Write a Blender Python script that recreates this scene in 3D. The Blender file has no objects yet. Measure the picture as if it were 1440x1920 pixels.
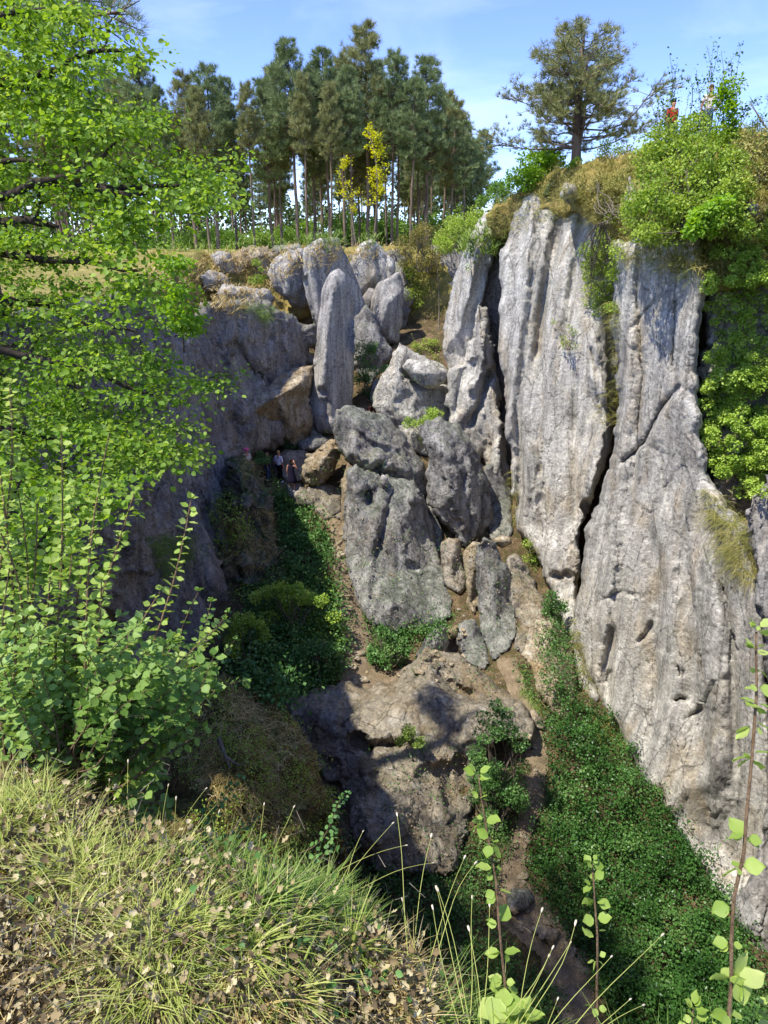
import bpy, math, random
import numpy as np
from mathutils import Vector, Matrix
from mathutils.geometry import delaunay_2d_cdt
from mathutils.bvhtree import BVHTree

# ---------------------------------------------------------------- camera geometry (the place is laid out from survey sightlines)
PITCH = math.radians(19.8); FOC = 1280.0
CP, SP = math.cos(PITCH), math.sin(PITCH)
scene = bpy.context.scene
COL = scene.collection
rng = np.random.default_rng(7)

def rays(px, py):
    dx = (np.asarray(px, float) - 720) / FOC; dy = (960 - np.asarray(py, float)) / FOC
    return np.stack([dx, CP + dy * SP, -SP + dy * CP], -1)
def PT(px, py, Y):
    r = rays(px, py); return r * (np.asarray(Y, float) / r[..., 1])[..., None]
def pt(px, py, Y): return Vector(PT(px, py, Y).tolist())
def proj(p):
    p = np.asarray(p); c = p[..., 1] * CP - p[..., 2] * SP; u = p[..., 1] * SP + p[..., 2] * CP
    return 720 + FOC * p[..., 0] / c, 960 - FOC * u / c

# ---------------------------------------------------------------- noise
def vnoise(p, seed=0):
    p = np.asarray(p, float); i = np.floor(p).astype(np.int64); f = p - i
    u = f * f * f * (f * (f * 6 - 15) + 10)
    def h(a, b, c):
        v = (a * 374761393 + b * 668265263 + c * 1440662683 + seed * 974711) & 0xffffffff
        v = ((v ^ (v >> 13)) * 1274126177) & 0xffffffff
        v = v ^ (v >> 16)
        return (v & 0xffff) / 32767.5 - 1.0
    x, y, z = i[..., 0], i[..., 1], i[..., 2]; a, b, c = u[..., 0], u[..., 1], u[..., 2]
    l = lambda s, t, w: s + (t - s) * w
    return l(l(l(h(x, y, z), h(x + 1, y, z), a), l(h(x, y + 1, z), h(x + 1, y + 1, z), a), b),
             l(l(h(x, y, z + 1), h(x + 1, y, z + 1), a), l(h(x, y + 1, z + 1), h(x + 1, y + 1, z + 1), a), b), c)
def fbm(p, oct=4, seed=0, lac=2.03, g=0.5):
    s = 0; a = 1.0; q = np.asarray(p, float).copy()
    for k in range(oct):
        s = s + a * vnoise(q, seed + k * 17); q = q * lac + 3.7; a *= g
    return s
def facet(q, seed=0):
    """piecewise planar relief, blocky like split limestone"""
    i = np.floor(q).astype(np.int64); best = np.full(len(q), 1e9); val = np.zeros(len(q))
    def h(a, b, c, k):
        v = (a * 374761393 + b * 668265263 + c * 1440662683 + (seed * 31 + k) * 974711) & 0xffffffff
        v = ((v ^ (v >> 13)) * 1274126177) & 0xffffffff; v = v ^ (v >> 16); return (v & 0xffff) / 65535.
    for dx in (-1, 0, 1):
        for dy in (-1, 0, 1):
            for dz in (-1, 0, 1):
                a, b, c = i[:, 0] + dx, i[:, 1] + dy, i[:, 2] + dz
                C = np.stack([a + h(a, b, c, 1), b + h(a, b, c, 2), c + h(a, b, c, 3)], -1); D = q - C; d = (D * D).sum(1)
                v = (h(a, b, c, 4) - .5) * .9 + D[:, 0] * (h(a, b, c, 5) - .5) * 1.5 + D[:, 1] * (h(a, b, c, 6) - .5) * 1.5 + D[:, 2] * (h(a, b, c, 7) - .5) * 1.5
                m = d < best; best = np.where(m, d, best); val = np.where(m, v, val)
    return val
def n2(px, py, s, seed=0, oct=3):
    px = np.asarray(px, float); py = np.asarray(py, float) + np.zeros_like(px)
    return fbm(np.stack([px / s, py / s, np.zeros_like(px) + .5], -1), oct, seed)

# ---------------------------------------------------------------- small helpers
def tag(o, label=None, cat=None, group=None, kind=None):
    if label: o['label'] = label
    if cat: o['category'] = cat
    if group: o['group'] = group
    if kind: o['kind'] = kind
    return o
def make_mesh(name, V, F, mat=None, parent=None, smooth=False, link=True):
    """F: (m,3)/(m,4) int array or list of such arrays"""
    V = np.asarray(V, np.float32); Fs = F if isinstance(F, list) else [F]
    Fs = [np.asarray(f, np.int32) for f in Fs if len(f)]
    me = bpy.data.meshes.new(name)
    me.vertices.add(len(V)); me.vertices.foreach_set('co', V.ravel())
    loops = np.concatenate([f.ravel() for f in Fs]); cnt = np.concatenate([np.full(len(f), f.shape[1], np.int32) for f in Fs])
    starts = np.concatenate([[0], np.cumsum(cnt)[:-1]]).astype(np.int32)
    me.loops.add(len(loops)); me.loops.foreach_set('vertex_index', loops)
    me.polygons.add(len(cnt)); me.polygons.foreach_set('loop_start', starts); me.polygons.foreach_set('loop_total', cnt)
    if smooth: me.polygons.foreach_set('use_smooth', np.ones(len(cnt), bool))
    me.update(calc_edges=True); me.validate()
    if mat: me.materials.append(mat)
    o = bpy.data.objects.new(name, me)
    if link: COL.objects.link(o)
    if parent: o.parent = parent
    return o
def empty(name, loc=(0, 0, 0)):
    o = bpy.data.objects.new(name, None); o.empty_display_size = .2; COL.objects.link(o); o.location = loc; return o
def anchor(objs, loc, name):
    """empty at loc that parents meshes built in world coordinates"""
    e = empty(name, loc)
    for o in objs:
        o.parent = e; o.location = -Vector(loc)
    return e
def copy_tree(o, parent=None):
    c = o.copy(); COL.objects.link(c); c.parent = parent
    for ch in list(o.children): copy_tree(ch, c)
    return c
def inpoly(px, py, poly):
    poly = np.asarray([p[:2] for p in poly], float); px = np.asarray(px); py = np.asarray(py)
    r = np.zeros(px.shape, bool); x1, y1 = poly[-1]
    for x2, y2 in poly:
        c = (y1 > py) != (y2 > py)
        with np.errstate(divide='ignore', invalid='ignore'):
            r ^= c & (px < (x2 - x1) * (py - y1) / ((y2 - y1) if y2 != y1 else 1e-9) + x1)
        x1, y1 = x2, y2
    return r
def segdist(P, line, closed=False):
    """distance of P (n,2) to polyline, signed side (+ right of travel), t along"""
    L = np.asarray(line, float); A = L if closed else L[:-1]; B = np.roll(L, -1, 0) if closed else L[1:]
    best = np.full(len(P), 1e9); side = np.zeros(len(P)); tt = np.zeros(len(P)); n = len(A)
    for k in range(n):
        a, b = A[k], B[k]; d = b - a; ll = max(d @ d, 1e-9)
        t = np.clip(((P - a) @ d) / ll, 0, 1); q = P - (a + t[:, None] * d); dist = np.sqrt((q * q).sum(1))
        m = dist < best; best = np.where(m, dist, best)
        s = d[0] * (P[:, 1] - a[1]) - d[1] * (P[:, 0] - a[0])
        side = np.where(m, np.sign(s), side); tt = np.where(m, (k + t) / n, tt)
    return best, side, tt
def sample_poly(poly, n, r=rng):
    a = np.array([p[:2] for p in poly], float); lo, hi = a.min(0), a.max(0); X = np.zeros(0); Y = np.zeros(0)
    while len(X) < n:
        x = r.uniform(lo[0], hi[0], n * 2 + 50); y = r.uniform(lo[1], hi[1], n * 2 + 50); m = inpoly(x, y, poly)
        X = np.append(X, x[m]); Y = np.append(Y, y[m])
    return X[:n], Y[:n]
def tin(ctrl):
    """linear interpolation over control points (x,y,v), nearest outside"""
    C = np.array(ctrl, float)
    res = delaunay_2d_cdt([Vector((float(a), float(b))) for a, b in C[:, :2]], [], [], 0, 1e-4)
    vs = np.array([tuple(v) for v in res[0]]); orig = res[3]; val = np.array([C[o[0], 2] for o in orig]); T = [tuple(f) for f in res[2]]
    def f(px, py):
        px = np.asarray(px, float); py = np.asarray(py, float); out = np.full(px.shape, np.nan)
        for t in T:
            if len(t) != 3: continue
            (x1, y1), (x2, y2), (x3, y3) = vs[t[0]], vs[t[1]], vs[t[2]]; d = (y2 - y3) * (x1 - x3) + (x3 - x2) * (y1 - y3)
            if abs(d) < 1e-9: continue
            a = ((y2 - y3) * (px - x3) + (x3 - x2) * (py - y3)) / d; b = ((y3 - y1) * (px - x3) + (x1 - x3) * (py - y3)) / d; c = 1 - a - b
            m = (a >= -1e-6) & (b >= -1e-6) & (c >= -1e-6)
            out = np.where(m & np.isnan(out), a * val[t[0]] + b * val[t[1]] + c * val[t[2]], out)
        m = np.isnan(out)
        if m.any():
            q = np.stack([px[m], py[m]], -1); d = ((q[:, None] - C[None, :, :2]) ** 2).sum(-1) + 1; w = d ** -2
            out[m] = (w * C[None, :, 2]).sum(1) / w.sum(1)
        return out
    return f

# ---------------------------------------------------------------- rock body from a surveyed outline: front relief, rounded rim, real back
RIMK = .8
ROCKS = []      # (V, F) for ray tests
SOLID = []
def vnormals(V, F):
    N = np.zeros_like(V); a, b, c = V[F[:, 0]], V[F[:, 1]], V[F[:, 2]]; n = np.cross(b - a, c - a)
    for k in range(3): np.add.at(N, F[:, k], n)
    return N / (np.linalg.norm(N, axis=1, keepdims=True) + 1e-12)
def feature(P, feats):
    d = np.zeros(len(P))
    for ft in feats:
        kind, line, w, amt = ft[:4]; ex = ft[4] if len(ft) > 4 else 60
        wob = n2(P[:, 0], P[:, 1], 22, 5) * w * .35
        dist, side, t = segdist(P, line)
        end = np.clip(np.minimum(t, 1 - t) * 6, 0, 1) ** .6
        if kind == 'crack': d += amt * np.exp(-(np.maximum(dist + wob, 0) / w) ** 2) * (.25 + .75 * end)
        elif kind == 'ridge': d -= amt * np.exp(-((dist + wob) / w) ** 2) * end
        elif kind == 'step':      # side +1 (right of travel, y down) stays, the other side comes forward, fading over ex px
            s = side * (dist + wob); up = 1 / (1 + np.exp(np.clip(s / (w * .25), -30, 30)))
            d -= amt * up * np.exp(-np.maximum(-s, 0) / ex) * end
        elif kind == 'hole': d += amt * np.exp(-(dist / w) ** 4)
    return d
def rock(name, outline, Y, ctrl=(), thick=3., rim=14, rim_m=.5, step=5, amp=.25, freq=.7, aniso=(1, 1, 1), rot=0., crack=.0, feats=(),
         jag=5, cha=1, mat=None, seed=0, smooth=0, label=None, cat='boulder', group=None, kind=None, back=True, fine=1.0, seat=False):
    if kind is None and Y > 6:
        amp *= .6; rim *= .62; crack *= 1.5
        mx_ = sum(p[0] for p in outline) / len(outline); my_ = sum(p[1] for p in outline) / len(outline); gr = 1.05 if len(outline) < 16 else 1.03
        outline = [(mx_ + (p[0] - mx_) * gr, my_ + (p[1] - my_) * gr, *p[2:]) for p in outline]
    if kind is None and Y > 6 and 'GCAST' in globals():
        def adj(p):
            y0 = Y + (p[2] if len(p) > 2 else 0); yg = GCAST(p[0], p[1]); return (p[0], p[1], max(y0 - 4, min(y0, yg - .25)) - Y)
        outline = [adj(p) for p in outline]; sh = [min(0, adj((c[0], c[1], c[2] * 0))[2]) for c in ctrl]; ctrl = [(c[0], c[1], min(c[2], s_ + c[2] * .8)) for c, s_ in zip(ctrl, sh)]
    if seat:
        outline = [(p[0], p[1], min(p[2], GCAST(p[0], p[1]) - .35 - Y)) for p in outline]
    o2 = [(p[0], p[1]) for p in outline]
    cc = [(p[0], p[1], Y + (p[2] if len(p) > 2 else 0)) for p in outline] + [(c[0], c[1], Y + c[2]) for c in ctrl]
    base = tin(cc)
    L = np.array(o2, float)
    for _ in range(cha):
        N = np.roll(L, -1, 0); L = np.stack([L * .9 + N * .1, L * .1 + N * .9], 1).reshape(-1, 2)
    pts = []
    for k in range(len(L)):
        a, b = L[k], L[(k + 1) % len(L)]; n = max(1, int(np.linalg.norm(b - a) / step))
        for j in range(n): pts.append(a + (b - a) * j / n)
    B = np.array(pts)
    if jag:
        B = B + np.stack([n2(B[:, 0], B[:, 1], 34, seed + 3, 4), n2(B[:, 0], B[:, 1], 34, seed + 9, 4)], -1) * jag
    lo, hi = B.min(0), B.max(0)
    gx, gy = np.meshgrid(np.arange(lo[0], hi[0], step), np.arange(lo[1], hi[1], step * .87)); gx = gx + (np.arange(gx.shape[0]) % 2)[:, None] * step * .5
    r = np.random.default_rng(seed + 1)
    gx = gx.ravel() + r.uniform(-.22, .22, gx.size) * step; gy = gy.ravel() + r.uniform(-.22, .22, gy.size) * step
    m = inpoly(gx, gy, B); G = np.stack([gx[m], gy[m]], -1)
    dist, _, _ = segdist(G, B[::2] if len(B) > 300 else B, True); G = G[dist > step * .6]
    allp = np.concatenate([B, G])
    res = delaunay_2d_cdt([Vector(p) for p in allp.tolist()], [], [list(range(len(B)))], 1, 1e-3)
    P2 = np.array([tuple(v) for v in res[0]]); F = np.array([f for f in res[2] if len(f) == 3], np.int64)
    # outward orientation: px right, py down -> make front faces look to the camera
    e1 = P2[F[:, 1]] - P2[F[:, 0]]; e2 = P2[F[:, 2]] - P2[F[:, 0]]; cr = e1[:, 0] * e2[:, 1] - e1[:, 1] * e2[:, 0]
    F[cr > 0] = F[cr > 0][:, ::-1]
    E = np.concatenate([F[:, [0, 1]], F[:, [1, 2]], F[:, [2, 0]]]); Es = np.sort(E, 1); key = Es[:, 0] * len(P2) + Es[:, 1]
    uk, inv, cn = np.unique(key, return_inverse=True, return_counts=True); bE = E[cn[inv] == 1]; isb = np.zeros(len(P2), bool); isb[bE.ravel()] = True
    dist, _, _ = segdist(P2, B[::2] if len(B) > 300 else B, True); dist[isb] = 0
    Yb = base(P2[:, 0], P2[:, 1])
    if smooth:
        for _ in range(smooth):
            s = np.zeros(len(P2)); c = np.zeros(len(P2))
            for a, b in ((0, 1), (1, 2), (2, 0)):
                np.add.at(s, F[:, a], Yb[F[:, b]]); np.add.at(s, F[:, b], Yb[F[:, a]]); np.add.at(c, F[:, a], 1); np.add.at(c, F[:, b], 1)
            Yb = s / np.maximum(c, 1)
    t = np.clip(dist / rim, 0, 1)
    Yf = Yb + rim_m * RIMK * (1 - np.sqrt(1 - (1 - t) ** 2)) + feature(P2, feats)
    V = PT(P2[:, 0], P2[:, 1], Yf); nf = len(V)
    if back:
        dm = max(dist.max() * .7, 1); tb = np.clip(dist / dm, 0, 1)
        Yk = Yb + rim_m + .02 + thick * np.sqrt(1 - (1 - tb) ** 2)
        idx = np.arange(nf); inner = np.where(~isb)[0]; idx[inner] = nf + np.arange(len(inner))
        # the back narrows a little so that it is a body and not a cast shadow volume of the sightline
        cen = P2.mean(0); sh = (1 - .10 * tb)[:, None]; Q = cen + (P2 - cen) * sh
        Vb = PT(Q[inner, 0], Q[inner, 1], Yk[inner]); V = np.concatenate([V, Vb]); F = np.concatenate([F, idx[F][:, ::-1]])
    N = vnormals(V, F)
    c, s = math.cos(rot), math.sin(rot)
    q = V.copy(); q[:, 0] = V[:, 0] * c + V[:, 2] * s; q[:, 2] = -V[:, 0] * s + V[:, 2] * c
    q = q * np.array(aniso) * freq + seed * 7.13
    big = fbm(q * .6, 2, seed); mid = np.abs(vnoise(q * 1.7 + 11, seed + 4)) * 1.3 - .5; sml = fbm(q * 4.6, 3, seed + 8)
    ed = fbm(q * np.array([.9, 1, .9]) * 2.3 + 5, 2, seed + 21)
    wq = q + .22 * np.stack([vnoise(q * 2.1 + 9, seed), vnoise(q * 2.1 + 19, seed), vnoise(q * 2.1 + 29, seed)], -1)
    disp = amp * (.36 * big + .14 * mid + .16 * fine * sml + .70 * facet(wq * 1.0, seed) + .42 * fine * facet(wq * 2.7 + 5, seed + 1) + .2 * fine * facet(wq * 7 + 5, seed + 2))
    if crack:
        cn_ = vnoise(q * 1.15 + 31, seed + 12) + .3 * vnoise(q * 4 + 3, seed + 13)
        cn2_ = vnoise(q * 2.4 + 51, seed + 14) + .3 * vnoise(q * 7 + 3, seed + 15)
        disp -= crack * np.exp(-(cn_ / .07) ** 2) + .5 * crack * np.exp(-(cn2_ / .06) ** 2)
    V = V + N * disp[:, None]
    ob = make_mesh(name, V, F, mat, smooth=True)
    ROCKS.append((V, F))
    if kind == 'structure': tag(ob, label, cat, None, 'structure')
    else: tag(ob, label, cat, group, kind)
    return ob

# ---------------------------------------------------------------- node helper
def lin(c):
    if isinstance(c, str):
        c = [int(c[i:i + 2], 16) / 255 for i in (0, 2, 4)]; c = [x / 12.92 if x <= .04045 else ((x + .055) / 1.055) ** 2.4 for x in c]
    return (*c[:3], 1.0)
class NT:
    def __init__(s, name):
        s.m = bpy.data.materials.new(name); s.m.use_nodes = True; s.t = s.m.node_tree; s.t.nodes.clear()
        s.out = s.n('ShaderNodeOutputMaterial'); s.geo = s.n('ShaderNodeNewGeometry'); s.pos = s.geo.outputs['Position']
    def n(s, typ, **kw):
        nd = s.t.nodes.new(typ)
        for k, v in kw.items(): setattr(nd, k, v)
        return nd
    def l(s, a, b): s.t.links.new(a, b)
    def setin(s, nd, k, v):
        if hasattr(v, 'is_output') or isinstance(v, bpy.types.NodeSocket): s.l(v, nd.inputs[k])
        else: nd.inputs[k].default_value = v
    def mp(s, scale=(1, 1, 1), rot=(0, 0, 0), src=None):
        a = s.n('ShaderNodeMapping'); a.inputs['Scale'].default_value = scale; a.inputs['Rotation'].default_value = rot; s.l(src or s.pos, a.inputs['Vector']); return a.outputs[0]
    def noise(s, vec, scale, detail=4, rough=.55, dist=0):
        a = s.n('ShaderNodeTexNoise'); s.l(vec, a.inputs['Vector']); a.inputs['Scale'].default_value = scale; a.inputs['Detail'].default_value = detail
        a.inputs['Roughness'].default_value = rough; a.inputs['Distortion'].default_value = dist; return a.outputs['Fac']
    def voro(s, vec, scale, feat='F1', out='Distance'):
        a = s.n('ShaderNodeTexVoronoi'); a.feature = feat; s.l(vec, a.inputs['Vector']); a.inputs['Scale'].default_value = scale; return a.outputs[out]
    def ramp(s, fac, stops, interp='LINEAR'):
        a = s.n('ShaderNodeValToRGB'); a.color_ramp.interpolation = interp; e = a.color_ramp.elements
        while len(e) < len(stops): e.new(.5)
        for i, (p, c) in enumerate(stops): e[i].position = p; e[i].color = lin(c) if not isinstance(c, float) else (c, c, c, 1)
        s.l(fac, a.inputs[0]); return a.outputs[0]
    def mix(s, fac, a, b, mode='MIX'):
        m = s.n('ShaderNodeMix', data_type='RGBA', blend_type=mode)
        s.setin(m, 0, fac)
        for k, v in ((6, a), (7, b)):
            if isinstance(v, bpy.types.NodeSocket): s.l(v, m.inputs[k])
            else: m.inputs[k].default_value = lin(v)
        return m.outputs[2]
    def math(s, op, a, b=0., c=None):
        m = s.n('ShaderNodeMath', operation=op); s.setin(m, 0, a); s.setin(m, 1, b)
        if c is not None: s.setin(m, 2, c)
        return m.outputs[0]
    def rng(s, v, a, b, c=0., d=1.):
        m = s.n('ShaderNodeMapRange'); s.setin(m, 0, v)
        for i, x in enumerate((a, b, c, d)): m.inputs[i + 1].default_value = x
        return m.outputs[0]
    def bump(s, h, dist=.05, strength=1., normal=None):
        b = s.n('ShaderNodeBump'); b.inputs['Distance'].default_value = dist; b.inputs['Strength'].default_value = strength; s.l(h, b.inputs['Height'])
        if normal is not None: s.l(normal, b.inputs['Normal'])
        return b.outputs[0]
    def princ(s, col, rough=.9, normal=None, spec=.2):
        b = s.n('ShaderNodeBsdfPrincipled'); s.setin(b, 'Base Color', col if isinstance(col, bpy.types.NodeSocket) else lin(col)); s.setin(b, 'Roughness', rough)
        b.inputs['Specular IOR Level'].default_value = spec
        if normal is not None: s.l(normal, b.inputs['Normal'])
        s.l(b.outputs[0], s.out.inputs[0]); return b
def flat(name, col, rough=.8, var=0., scale=8):
    t = NT(name)
    if var:
        n = t.noise(t.mp(), scale, 4); c = t.mix(t.rng(n, .3, .7), [x * (1 - var) for x in lin(col)[:3]], [min(1, x * (1 + var)) for x in lin(col)[:3]])
    else: c = lin(col)
    if var: t.princ(c, rough, t.bump(n, .02, .5))
    else: t.princ(col, rough)
    return t.m
def rock_mat(name, c_lo, c_mid, c_hi, ochre='a8895c', och=.35, lichen='d8d6cc', moss='3c4a1c', moss_up=.0, moss_n=0., stretch=.18, rotx=0, bd=.06, dirt=0., dark='33343a', dk=.5, moss_all=0., roty=0.):
    t = NT(name)
    v = t.mp((1, 1, stretch), (rotx, roty, 0)); vi = t.mp()
    w = t.noise(v, .55, 8, .62, .4); s2 = t.noise(v, 2.6, 7, .65); s3 = t.noise(vi, 9, 6, .7); s4 = t.noise(vi, 1.1, 5, .6)
    f = t.math('ADD', t.math('MULTIPLY', w, .42), t.math('ADD', t.math('MULTIPLY', s2, .34), t.math('MULTIPLY', s3, .34)))
    c = t.ramp(f, [(.38, c_lo), (.53, c_mid), (.68, c_hi)])
    zn = t.noise(t.mp((1, 1, .35), (rotx, roty, 0)), .23, 3, .5); c = t.mix(t.rng(zn, .38, .62, .38, 0.), c, t.mix(.5, c_lo, c_mid)); wk = t.noise(t.mp((1, 1, stretch * .3), (rotx, roty, 0)), 2.1, 5, .6); c = t.mix(t.math('MULTIPLY', t.ramp(wk, [(.56, 0.), (.66, 1.)]), .5), c, lichen)
    # dark run-off streaks
    sk = t.noise(t.mp((1, 1, stretch * .45), (rotx, roty, 0)), 1.5, 6, .6)
    c = t.mix(t.math('MULTIPLY', t.ramp(sk, [(.52, 0.), (.66, 1.)]), dk), c, dark)
    # black lichen blotches and pale crusts
    vb = t.noise(vi, 5.5, 6, .75)
    c = t.mix(t.math('MULTIPLY', t.ramp(t.math('MULTIPLY', vb, s4), [(.30, 0.), (.38, 1.)]), .55 * dk + .2), c, dark)
    pl = t.noise(vi, 13, 4, .7)
    c = t.mix(t.math('MULTIPLY', t.ramp(pl, [(.60, 0.), (.70, 1.)]), .55), c, lichen)
    oc = t.noise(t.mp((1, 1, .5)), .8, 6, .6, .5)
    c = t.mix(t.math('MULTIPLY', t.ramp(oc, [(.5, 0.), (.66, 1.)]), och), c, ochre)
    fl = t.math('MULTIPLY', s3, s2)
    c = t.mix(t.rng(fl, .14, .34, .55, 0.), c, [x * .35 for x in lin(c_lo)[:3]])
    sx = t.n('ShaderNodeSeparateXYZ'); t.l(t.geo.outputs['Normal'], sx.inputs[0]); nz = sx.outputs[2]
    if moss_up or moss_all:
        mn = t.noise(vi, 1.7, 6, .7)
        up = t.rng(t.math('ADD', nz, t.math('MULTIPLY', mn, .9)), .85, 1.15, 0., moss_up)
        c = t.mix(up, c, t.mix(t.rng(t.noise(vi, 14, 4), .35, .65), moss, [x * 2.2 for x in lin(moss)[:3]]))
        if moss_all: c = t.mix(t.math('MULTIPLY', t.ramp(mn, [(.42, 0.), (.58, 1.)]), moss_all), c, t.mix(t.rng(t.noise(vi, 12, 4), .35, .65), moss, [x * 1.8 for x in lin(moss)[:3]]))
    if dirt:
        dn = t.noise(vi, 1.3, 6, .65); up = t.rng(t.math('ADD', nz, t.math('MULTIPLY', dn, .8)), .75, 1.2, 0., dirt)
        c = t.mix(up, c, t.mix(t.rng(s3, .3, .7), '7a5f42', 'a8906c'))
    cr = t.voro(t.mp((1, 1, stretch * 1.6), (rotx, roty, 0), None), 1.25, 'DISTANCE_TO_EDGE'); crk = t.rng(t.math('ADD', cr, t.math('MULTIPLY', s3, .12)), .05, .085)
    c = t.mix(t.math('MULTIPLY', t.math('SUBTRACT', 1., crk), .5), c, [x * .3 for x in lin(c_lo)[:3]])
    h = t.math('ADD', t.math('MULTIPLY', s2, 1.2), t.math('ADD', t.math('MULTIPLY', s3, 1.1), t.math('MULTIPLY', t.noise(vi, 26, 5, .7), .6)))
    h = t.math('ADD', h, t.math('MULTIPLY', crk, .35))
    h = t.math('ADD', h, t.math('MULTIPLY', t.math('ABSOLUTE', t.math('SUBTRACT', t.noise(v, 1.1, 5, .6), .5)), 3.))
    t.princ(c, .93, t.bump(h, bd, 1.), .15)
    return t.m
# ================================================================ materials
M = {}
M['pale'] = rock_mat('limestone_pale', '98948a', 'd2cdbf', 'f2ecdd', och=.45, dk=.42, ochre='c4aa7a', roty=-.10, lichen='e8e4d6', bd=.09, dark='4c4a4c')
M['slab'] = rock_mat('limestone_slab', '76736e', 'a6a29a', 'cbc5b8', och=.12, dk=.35, stretch=.14, bd=.04)
M['grey'] = rock_mat('limestone_grey', '5c5b59', '918f8a', 'c2beb4', och=.12, dk=.55, stretch=.5, moss_up=.25)
M['dark'] = rock_mat('limestone_dark', '6a6660', '96918a', 'beb8ad', och=.16, dk=.42, stretch=.2, moss_up=.3, roty=.25, lichen='a09c94')
M['tan'] = rock_mat('limestone_tan', '7c6e56', 'b09f80', 'd0c4aa', och=.5, dk=.35, stretch=.6, ochre='b08f5e')
M['warm'] = rock_mat('limestone_warm', '6e675d', 'a09788', 'cabfac', och=.5, dk=.5, stretch=.5, ochre='9a7a52', moss_up=.2, dirt=.2)
M['moss'] = rock_mat('mossy_earth_rock', '3c3020', '64502f', '8a7248', och=.5, dk=.4, stretch=.6, moss_up=.8, moss_all=.75, moss='3c4a1a', ochre='6a4c28', lichen='6a6448')

M['ledge'] = rock_mat('mossy_dark_ledge', '4e4a44', '7c766c', 'a8a194', och=.4, dk=.5, stretch=.5, moss_up=.7, moss_all=.35, moss='3c4a1e', ochre='7a5c36')
M['earthy'] = rock_mat('earthy_bank', '4a3a26', '776040', '9c8458', och=.5, dk=.25, stretch=.6, moss_up=.3, moss_all=.4, moss='4a5424', ochre='86663c', lichen='a09468')
def ground_mat(name, cols, green='4c5a24', g=.5, sc=1.):
    t = NT(name); v = t.mp(); a = t.noise(v, 1.6 * sc, 8, .7); b = t.noise(v, 14 * sc, 6, .75); w = t.noise(v, .35 * sc, 5, .6)
    f = t.math('ADD', t.math('MULTIPLY', a, .6), t.math('MULTIPLY', b, .42))
    c = t.ramp(f, [(.36, cols[0]), (.52, cols[1]), (.66, cols[2])])
    c = t.mix(t.math('MULTIPLY', t.ramp(w, [(.42, 0.), (.58, 1.)]), g), c, green)
    pb = t.voro(v, 22 * sc); c = t.mix(t.rng(pb, .1, .32, .45, 0.), c, cols[2])
    t.princ(c, .95, t.bump(t.math('ADD', b, t.math('MULTIPLY', pb, -.6)), .05, 1.), .1); return t.m
M['floor'] = ground_mat('gorge_soil', ('33271a', '5c4630', '80664a'), '2e3a16', .7)
M['path'] = ground_mat('trodden_path', ('5e5442', '8c7a60', 'b2a286'), '766a50', .3, 1.4)
M['grassy'] = ground_mat('dry_grass_soil', ('6b5c30', '9a8850', 'b9a468'), '5f7028', .5)
M['litter'] = ground_mat('leaf_litter_soil', ('4a3a28', '7c664a', 'a8906c'), '66682f', .4, 5.)

# ================================================================ ground: one sheet, with the gorge sunk in it
FC = [(540, 915, 34), (470, 880, 35), (620, 980, 31), (640, 1100, 27.5), (680, 1260, 23.5), (450, 1230, 23.5), (740, 1190, 26.5), (1000, 1400, 20),
      (970, 1250, 23), (1000, 1170, 25.5), (960, 1600, 16.5), (1060, 1780, 14), (1370, 1800, 14), (1210, 1450, 19.5), (1110, 1300, 22.5), (750, 1900, 12),
      (620, 1560, 16.5), (480, 1120, 27), (560, 1000, 31), (800, 650, 42), (850, 640, 42.5), (680, 800, 37), (600, 850, 35.5), (900, 1000, 31),
      (760, 780, 37.5), (560, 1180, 25), (930, 1500, 18), (1320, 1650, 16.5), (760, 1330, 22)]
W = np.array([PT(a, b, c) for a, b, c in FC] + [(-12, 50, -2), (0, 50, -3), (8, 50, -4), (0, 4, -17), (9, 6, -19), (-8, 8, -14), (-12, 30, -11), (12, 24, -15)])
def rbf(W):
    A = np.sqrt(((W[:, None, :2] - W[None, :, :2]) ** 2).sum(-1) + .6); n = len(W)
    K = np.zeros((n + 1, n + 1)); K[:n, :n] = A; K[n, :n] = 1; K[:n, n] = 1
    s = np.linalg.solve(K, np.append(W[:, 2], 0))
    def f(x, y):
        x = np.asarray(x, float); y = np.asarray(y, float); o = np.full(x.shape, s[n])
        for k in range(n): o = o + s[k] * np.sqrt((x - W[k, 0]) ** 2 + (y - W[k, 1]) ** 2 + .6)
        return o
    return f
floor_z = rbf(W)
def sstep(a, b, x): t = np.clip((x - a) / (b - a), 0, 1); return t * t * (3 - 2 * t)
def ground_z(x, y):
    x = np.asarray(x, float); y = np.asarray(y, float)
    xr = np.interp(y, [0, 17, 21, 25, 34, 42], [12, 11.4, 10.6, 9.8, 9.4, 9.4]) + .8; xl = np.interp(y, [0, 10, 24, 38], [-7, -7.5, -8.2, -9]) - .8
    m = sstep(xr, xr + 1.6, x) + (1 - sstep(xl - 1.6, xl, x)); m = np.maximum(m, sstep(46.5, 49.5, y + .12 * (-x).clip(0, 20) * 3.)); m = np.maximum(m, 1 - sstep(-.4, .6, y)); m = np.clip(m, 0, 1)
    back = 1.0 + .35 * n2(x, y, 9, 3)
    right = np.interp(y, [0, 6, 18, 24, 30, 45, 60], [-1.7, -.5, 1.2, 2.3, 2.9, 2.2, 1.]) 
    left = np.interp(y, [0, 6, 20, 36, 46], [-1.7, -1.9, -1.4, -.3, 1.])
    near = -1.75
    p = np.where(x > 0, right, left); p = p + (back - p) * sstep(44, 50, y); p = near + (p - near) * sstep(3, 9, y + .25 * np.abs(x))
    far = sstep(90, 300, np.hypot(x, y)); p = p * (1 - far) + far * (-4)
    fz = floor_z(x, np.minimum(y, 50)) + .22 * n2(x, y, 1.4, 8, 4)
    return fz + (p - fz) * m
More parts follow.
